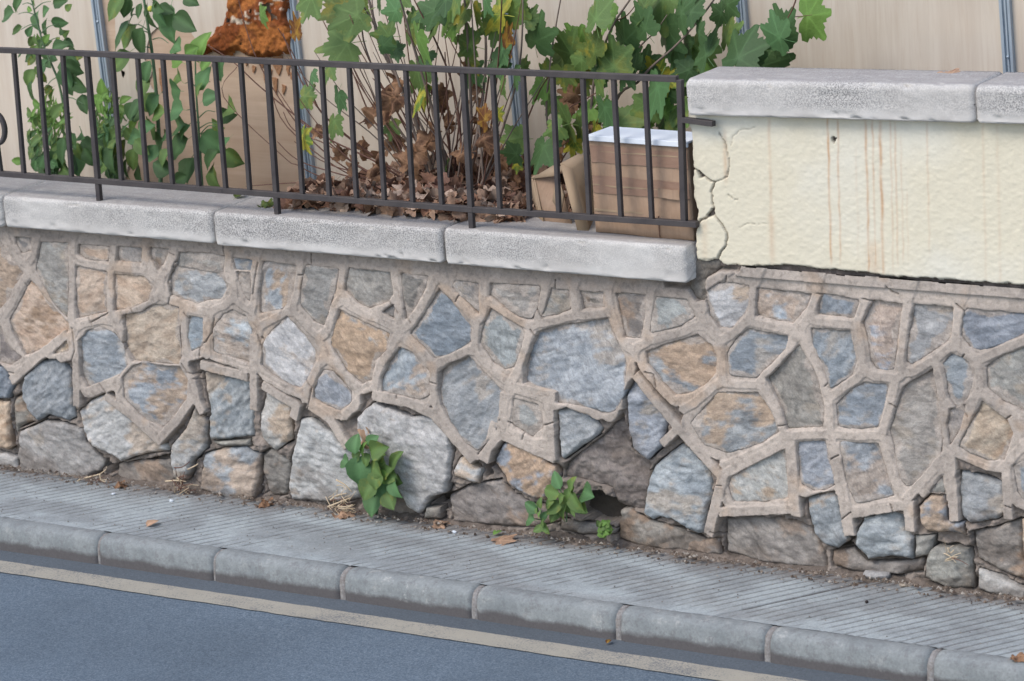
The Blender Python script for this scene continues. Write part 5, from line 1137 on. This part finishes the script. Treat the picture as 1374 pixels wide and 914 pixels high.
# ------------------------------------------------------------ weeds at the wall foot
def weed(px, py, lab, leaves, kind='ow', y=-0.05, stems=None):
    p = G(px, py, ZP); a = empty('weed', (p[0], -0.02, ZP), lab, 'weed')
    for x, y_, sz, an, c in leaves: put_leaf(kind, x, y_, sz * 1.1, an, {'d': 'g', 'g': 'g', 't': 't'}.get(c, c), y + rl.uniform(-0.035, 0.02), a, tilt=rl.uniform(-20, 10))
    for st in stems or (): stem(st, 2.2, (-0.01, y + 0.01), a, M_GST)
    return a
weed(505, 690, 'bushy green weed with broad oval leaves at the foot of the large pale stones', ((477,595,24,0,'t'),(507,603,26,68,'g'),(500,591,18,55,'t'),(463,619,20,268,'t'),(469,627,16,205,'g'),(483,633,36,188,'t'),(503,630,26,130,'g'),(529,619,32,28,'d'),(525,639,20,95,'g'),(494,658,27,215,'g'),(516,657,28,160,'t'),
   (501,677,30,183,'t'),(532,655,26,135,'t'),(523,672,24,155,'d'),(488,602,18,5,'l'),(511,621,20,80,'d'),(518,632,20,60,'d'),(505,645,22,190,'d'),(478,612,14,30,'g'),(491,618,18,200,'d'),(508,612,18,60,'g'),(535,645,16,100,'d'),(486,648,20,215,'d'),(512,640,18,170,'l')),
   stems=([(505,690),(500,655),(488,620),(483,598)],[(506,690),(510,650),(515,625)],[(506,690),(512,660),(528,630)]))
weed(758, 700, 'green rosette weed with long leaves at the mouth of the hole under the wall', ((747,644,22,335,'t'),(739,660,30,275,'g'),(768,650,22,18,'g'),(788,662,34,92,'t'),(774,676,30,130,'d'),(781,680,20,120,'g'),(756,686,28,195,'g'),(743,682,24,235,'d'),(744,692,18,210,'g'),(764,662,20,30,'g'),(762,678,24,170,'d'),(752,670,20,240,'g'),(766,668,18,150,'l'),(770,683,20,150,'d')),
   'ov', stems=([(760,700),(761,680),(762,665)],[(762,666),(780,663)],[(760,668),(745,650)]))
weed(727, 712, 'small weed with a few small leaves left of the green rosette', ((713,680,22,285,'t'),(711,697,22,252,'t'),(731,692,15,40,'t'),(724,690,10,350,'l'),(725,675,14,0,'g'),(737,676,16,60,'d'),(722,710,14,235,'d'),(730,708,14,150,'d'),(728,702,12,10,'g'),(734,712,12,120,'d'),(720,684,10,330,'g')), 'ov', stems=([(727,714),(729,700),(726,685)],[(729,698),(716,696)]))
weed(812, 720, 'tiny bright green seedling beside the hole and the brown bottom stone', [(812 + rl.uniform(-9, 8), 711 + rl.uniform(-10, 9), rl.uniform(7, 11), rl.uniform(-80, 80), rl.choice('llg')) for _ in range(26)], 'ow', y=-0.03, stems=([(812,722),(813,712),(816,704)],))
# dry stalks and roots
def roots(px, py, lab, n, rx, ry, extra=(), dark=0.3):
    p = G(px, py, ZP); a = empty('dry_stalks', (p[0], -0.02, ZP), lab, 'roots')
    for k_ in range(n):
        x = px + rl.gauss(0, rx * .6); y_ = py - abs(rl.gauss(0, ry * .5)); an = rl.uniform(-1.0, 1.9) ; L = rl.uniform(10, 26)
        P = [(x, y_), (x + L * .5 * math.cos(an), y_ - L * .5 * math.sin(an) + rl.uniform(-3, 3)), (x + L * math.cos(an), y_ - L * math.sin(an))]
        stem(P, rl.uniform(0.8, 2.0), (rl.uniform(-0.05, 0.0), rl.uniform(-0.07, -0.01)), a, M_STRAW if rl.random() > dark else M_RED, 'stalk')
    for e in extra: stem(e, 2.6, (-0.04, -0.03), a, M_STRAW, 'stalk')
roots(455, 690, 'tangle of dry straw coloured stalks left of the bushy green weed', 34, 16, 30, ([(443,671),(452,665),(465,662)],[(440,680),(470,668)],[(451,644),(462,650),(472,660)]), 0.25)
roots(240, 668, 'tangle of fine brown roots in the joint left of the mottled stone', 30, 10, 34, ([(222,646),(240,645),(244,652)],[(252,630),(262,625),(266,622)]), 0.7)
roots(122, 650, 'small dry forked root lying at the dark gap under the jutting pale stone', 5, 8, 8, ([(102,652),(106,644),(120,640),(134,636),(142,630),(143,626)],[(134,636),(136,644),(142,647)]), 0.6)
roots(1270, 755, 'thin pale rootlets hanging in front of the bottom right stones', 7, 5, 14, ([(1272,735),(1275,742),(1280,738)],), 0.1)

# loose stones
def rock(name, px, py, w_, h_, d_, lab, colr, z=ZP, seed=0):
    p = G(px, py, z); bm = bmesh.new(); bmesh.ops.create_icosphere(bm, subdivisions=3, radius=1); r = random.Random(seed); nrm = [Vector((r.gauss(0, 1), r.gauss(0, 1), r.gauss(0, 1))).normalized() for _ in range(11)]
    for v_ in bm.verts:
        k_ = min([1.0] + [0.72 / max(1e-3, v_.co.dot(n_)) for n_ in nrm if v_.co.dot(n_) > 0.1]); v_.co = v_.co * k_
        v_.co = Vector((v_.co.x * w_, v_.co.y * d_, v_.co.z * h_ + h_ * 0.6))
    me = bpy.data.meshes.new(name); bm.to_mesh(me); bm.free(); me.materials.append(M_STONE); setcol(me, np.repeat(srgb(*colr)[None], len(me.vertices), 0)); o = link(name, me, loc=p); tag(o, lab, 'stone', 'loose stones on the pavement'); return o
rock('loose_stone', 1178, 777, 0.066, 0.022, 0.04, 'flat broken grey stone lying at the back of the pavement near the wall foot', (160,156,152), seed=3)
rock('loose_stone', 1213, 787, 0.022, 0.008, 0.014, 'small tan stone chip on the pavement right of the flat grey stone', (170,156,140), seed=4)
rock('loose_stone', 798, 725, 0.020, 0.006, 0.012, 'thin white stone chip beside the tiny seedling', (205,202,198), seed=5)
rock('loose_stone', 799, 714, 0.016, 0.010, 0.012, 'small pale pebble inside the mouth of the hole', (186,184,182), seed=6)
for k_, (px, py, lb) in enumerate(((152, 664, 'white crumb on the pavement below the jutting pale stone'), (230, 673, 'white crumb on the pavement under the brown root tangle'), (610, 715, 'whitish crumb on the grooves left of the star shaped leaf'), (1163, 809, 'dark pebble on the pavement at the right'))):
    rock('pebble', px, py, 0.012 if k_ < 3 else 0.007, 0.006, 0.009, lb, (215,220,225) if k_ < 3 else (60,52,50), seed=10 + k_)
# grit: uncountable crumbs along the wall foot
V = []; F = []; CI = []; rg = random.Random(8)
for k_ in range(3200):
    x = rg.uniform(-3, 2.5); y = -abs(rg.gauss(0, 0.05)) - 0.005 if rg.random() < .85 else rg.uniform(-0.5, 0); q = rg.uniform(0.0012, 0.0036) if y < -0.07 or rg.random() < .6 else rg.uniform(0.003, 0.009); b = len(V)
    zz = ZP + (0.016 if y > -0.05 else 0.002)
    pts = [(q * rg.uniform(.7, 1.3), 0, 0), (-q * rg.uniform(.7, 1.3), q * .2, 0), (0, q, 0), (0, -q, 0), (0, 0, q)]
    V += [(x + a_, y + b_, zz + c_) for a_, b_, c_ in pts]; F += [(b, b + 2, b + 4), (b + 2, b + 1, b + 4), (b + 1, b + 3, b + 4), (b + 3, b, b + 4)]
    CI += [np.array(srgb(*rg.choice(((168,158,146), (120,104,90), (84,70,60), (140,126,112), (104,90,78)))))] * 5
me = mesh('grit', V, F, M_STONE, False); setcol(me, np.array(CI)); tag(link('grit', me), 'loose grit and crumbs scattered along the back of the pavement', 'grit', kind='stuff')

# ------------------------------------------------------------ cardboard box and folded carton
s = NT('cardboard', 0.85); v = s.co('Object', scale=(1, 1, 0.15)); n1 = s.noise(v, 120, 3, 0.6); n2 = s.noise(s.co(), 7, 6, 0.65)
c = s.mix(s.ramp(n2, [(0.3, 0.0), (0.7, 1.0)]), srgb(156,128,105), srgb(178,150,126)); c = s.mix(1.0, c, s.ramp(n1, [(0.3, 0.86), (0.7, 1.0)]), 'MULTIPLY'); s.base(c); s.bump(n1, 0.25, 0.001); s.bump(n2, 0.3, 0.008); M_CARD = s.m
s = NT('carton_tan', 0.85); v = s.co('Object', scale=(1, 1, 0.2)); n1 = s.noise(v, 90, 3, 0.6); n2 = s.noise(s.co(), 6, 6, 0.65)
s.base(s.mix(n2, srgb(150,128,104), srgb(176,152,124))); s.bump(n2, 0.3, 0.008); M_CARD2 = s.m
s = NT('parcel_tape', 0.35); v = s.co('Object', scale=(0.3, 1, 1)); n = s.noise(v, 60, 5, 0.7); s.base(s.mix(n, srgb(134,104,86), srgb(158,128,108))); s.bump(n, 0.5, 0.002); s.b.inputs['Specular IOR Level'].default_value = 0.5; M_TAPE = s.m
s = NT('white_board', 0.6); n = s.noise(s.co(), 8, 4); s.base(s.mix(n, srgb(205,210,216), srgb(228,231,235))); M_WHITE = s.m
bl = G(795, 313.5, ZC + 0.003) + np.array([0, 0.024, 0]); br = G(926, 325.5, ZC + 0.003) + np.array([0, 0.028, 0]); e1 = (br - bl); wbx = float(np.linalg.norm(e1)); ang = math.atan2(e1[1], e1[0])
hb = 0.352; dbx = 0.14
box = empty('cardboard_box', tuple((bl + br) / 2 + np.array([0, 0.1, 0])), 'brown taped cardboard box with a white top standing on the coping against the yellow wall', 'box')
MB = Matrix.Translation(Vector(bl)) @ Matrix.Rotation(ang, 4, 'Z')
def bxp(name, x0, x1, y0, y1, z0, z1, m, bev=0.002, jit=0.0, cut=0):
    bm = boxbm(x0, x1, y0, y1, z0, z1, 0, 1)
    if cut: bmesh.ops.subdivide_edges(bm, edges=bm.edges, cuts=cut, use_grid_fill=True)
    elif bev: bmesh.ops.bevel(bm, geom=list(bm.edges), offset=bev, segments=2, affect='EDGES')
    if jit:
        for v_ in bm.verts: v_.co += Vector((0, (float(fbm(v_.co.x * 11, v_.co.z * 11, 4, 3)) - .5) * jit, (float(fbm(v_.co.x * 7, v_.co.y * 7, 6, 3)) - .5) * jit * .5))
    bm.transform(MB); return bmo(name, bm, m, box, cut > 0)
bxp('body', 0, wbx, 0, dbx, 0, hb, M_CARD, jit=0.010, cut=14)
def strip(x0, x1, z0, z1, m=M_TAPE, name='tape', off=0.002, sd=0):
    N = 22; V = []; F = []
    for i in range(N + 1):
        x = x0 + (x1 - x0) * i / N
        for k_, z in enumerate((z0, (z0 + z1) / 2, z1)):
            zz = z + (float(fbm(x * 20, k_ + sd, sd, 2)) - .5) * 0.006; y = (float(fbm(x * 11, zz * 11, 4, 3)) - .5) * 0.010 - off - (float(fbm(x * 45, zz * 45, sd, 2))) * 0.003
            V.append(MB @ Vector((x, y, zz)))
    for i in range(N):
        for k_ in range(2): F.append((i * 3 + k_, (i + 1) * 3 + k_, (i + 1) * 3 + k_ + 1, i * 3 + k_ + 1))
    c = Vector(np.mean([tuple(q_) for q_ in V], 0)); link(name, mesh(name, [q_ - c for q_ in V], F, m), box, loc=c)
strip(0.003, wbx - .003, 0.262, 0.322, sd=1); strip(0.003, wbx - .003, 0.150, 0.212, sd=2); strip(0.003, wbx * .5, 0.082, 0.088, sd=3, off=0.001, m=M_CARD2)
strip(0.003, wbx * .7, 0.176, 0.180, sd=7, off=0.003, m=M_CARD2)
strip(wbx * .1, wbx * .9, 0.302, 0.305, sd=8, off=0.003, m=M_CARD2)
strip(wbx * .68, wbx * .9, 0.150, 0.185, off=0.010, sd=5, m=M_CARD, name='torn_flap')
bxp('seam', wbx * .66, wbx * .663, -0.0085, 0.002, 0.0, 0.082, M_TAPE, 0)
bxp('white_lid', -0.006, wbx + 0.006, -0.010, dbx + 0.006, hb + 0.002, hb + 0.010, M_WHITE, 0.002)
bxp('lid_rim', -0.007, wbx + 0.007, -0.014, -0.006, hb - 0.010, hb + 0.010, M_WHITE, 0.002)
# open carton leaning beside it: sheets of card given by their corners
cart = empty('folded_carton', tuple(G(755, 315, ZC)), 'crushed open tan carton leaning beside the taped cardboard box', 'carton')
def sheet(name, quad, m=M_CARD2, th=0.005):
    P = [Vector(W(x, y_, d)) for x, y_, d in quad]; n_ = (P[1] - P[0]).cross(P[2] - P[0]).normalized()
    if n_.y < 0: n_ = -n_
    V = P + [p + n_ * th for p in P]; k_ = len(P); F = [tuple(range(k_)), tuple(range(k_, 2 * k_))[::-1]] + [(i, i + k_, (i + 1) % k_ + k_, (i + 1) % k_) for i in range(k_)]
    bm = bmesh.new(); me = mesh('t', V, F); bm.from_mesh(me); bmesh.ops.triangulate(bm, faces=[f for f in bm.faces if len(f.verts) > 3]); bmesh.ops.recalc_face_normals(bm, faces=bm.faces); bmo(name, bm, m, cart)
sheet('back_panel', [(714, 236, .24), (745, 228, .24), (768, 303, .14), (730, 309, .14)], M_CARD)
sheet('side_panel', [(710, 240, .26), (716, 236, .235), (731, 309, .13), (722, 306, .20)])
sheet('front_panel', [(752, 220, .10), (768, 226, .12), (790, 314, .06), (777, 318, .055)])
sheet('side_panel', [(752, 219, .10), (775, 207, .20), (795, 208, .26), (797, 300, .20), (791, 315, .06), (768, 226, .12)])
sheet('top_flap', [(712, 240, .23), (742, 222, .22), (760, 224, .20), (745, 236, .18)])
sheet('base_flap', [(716, 312, .12), (736, 308, .17), (768, 302, .16), (779, 317, .055)])
sheet('inner_flap', [(741, 270, .13), (747, 232, .13), (756, 262, .11), (752, 288, .11)])
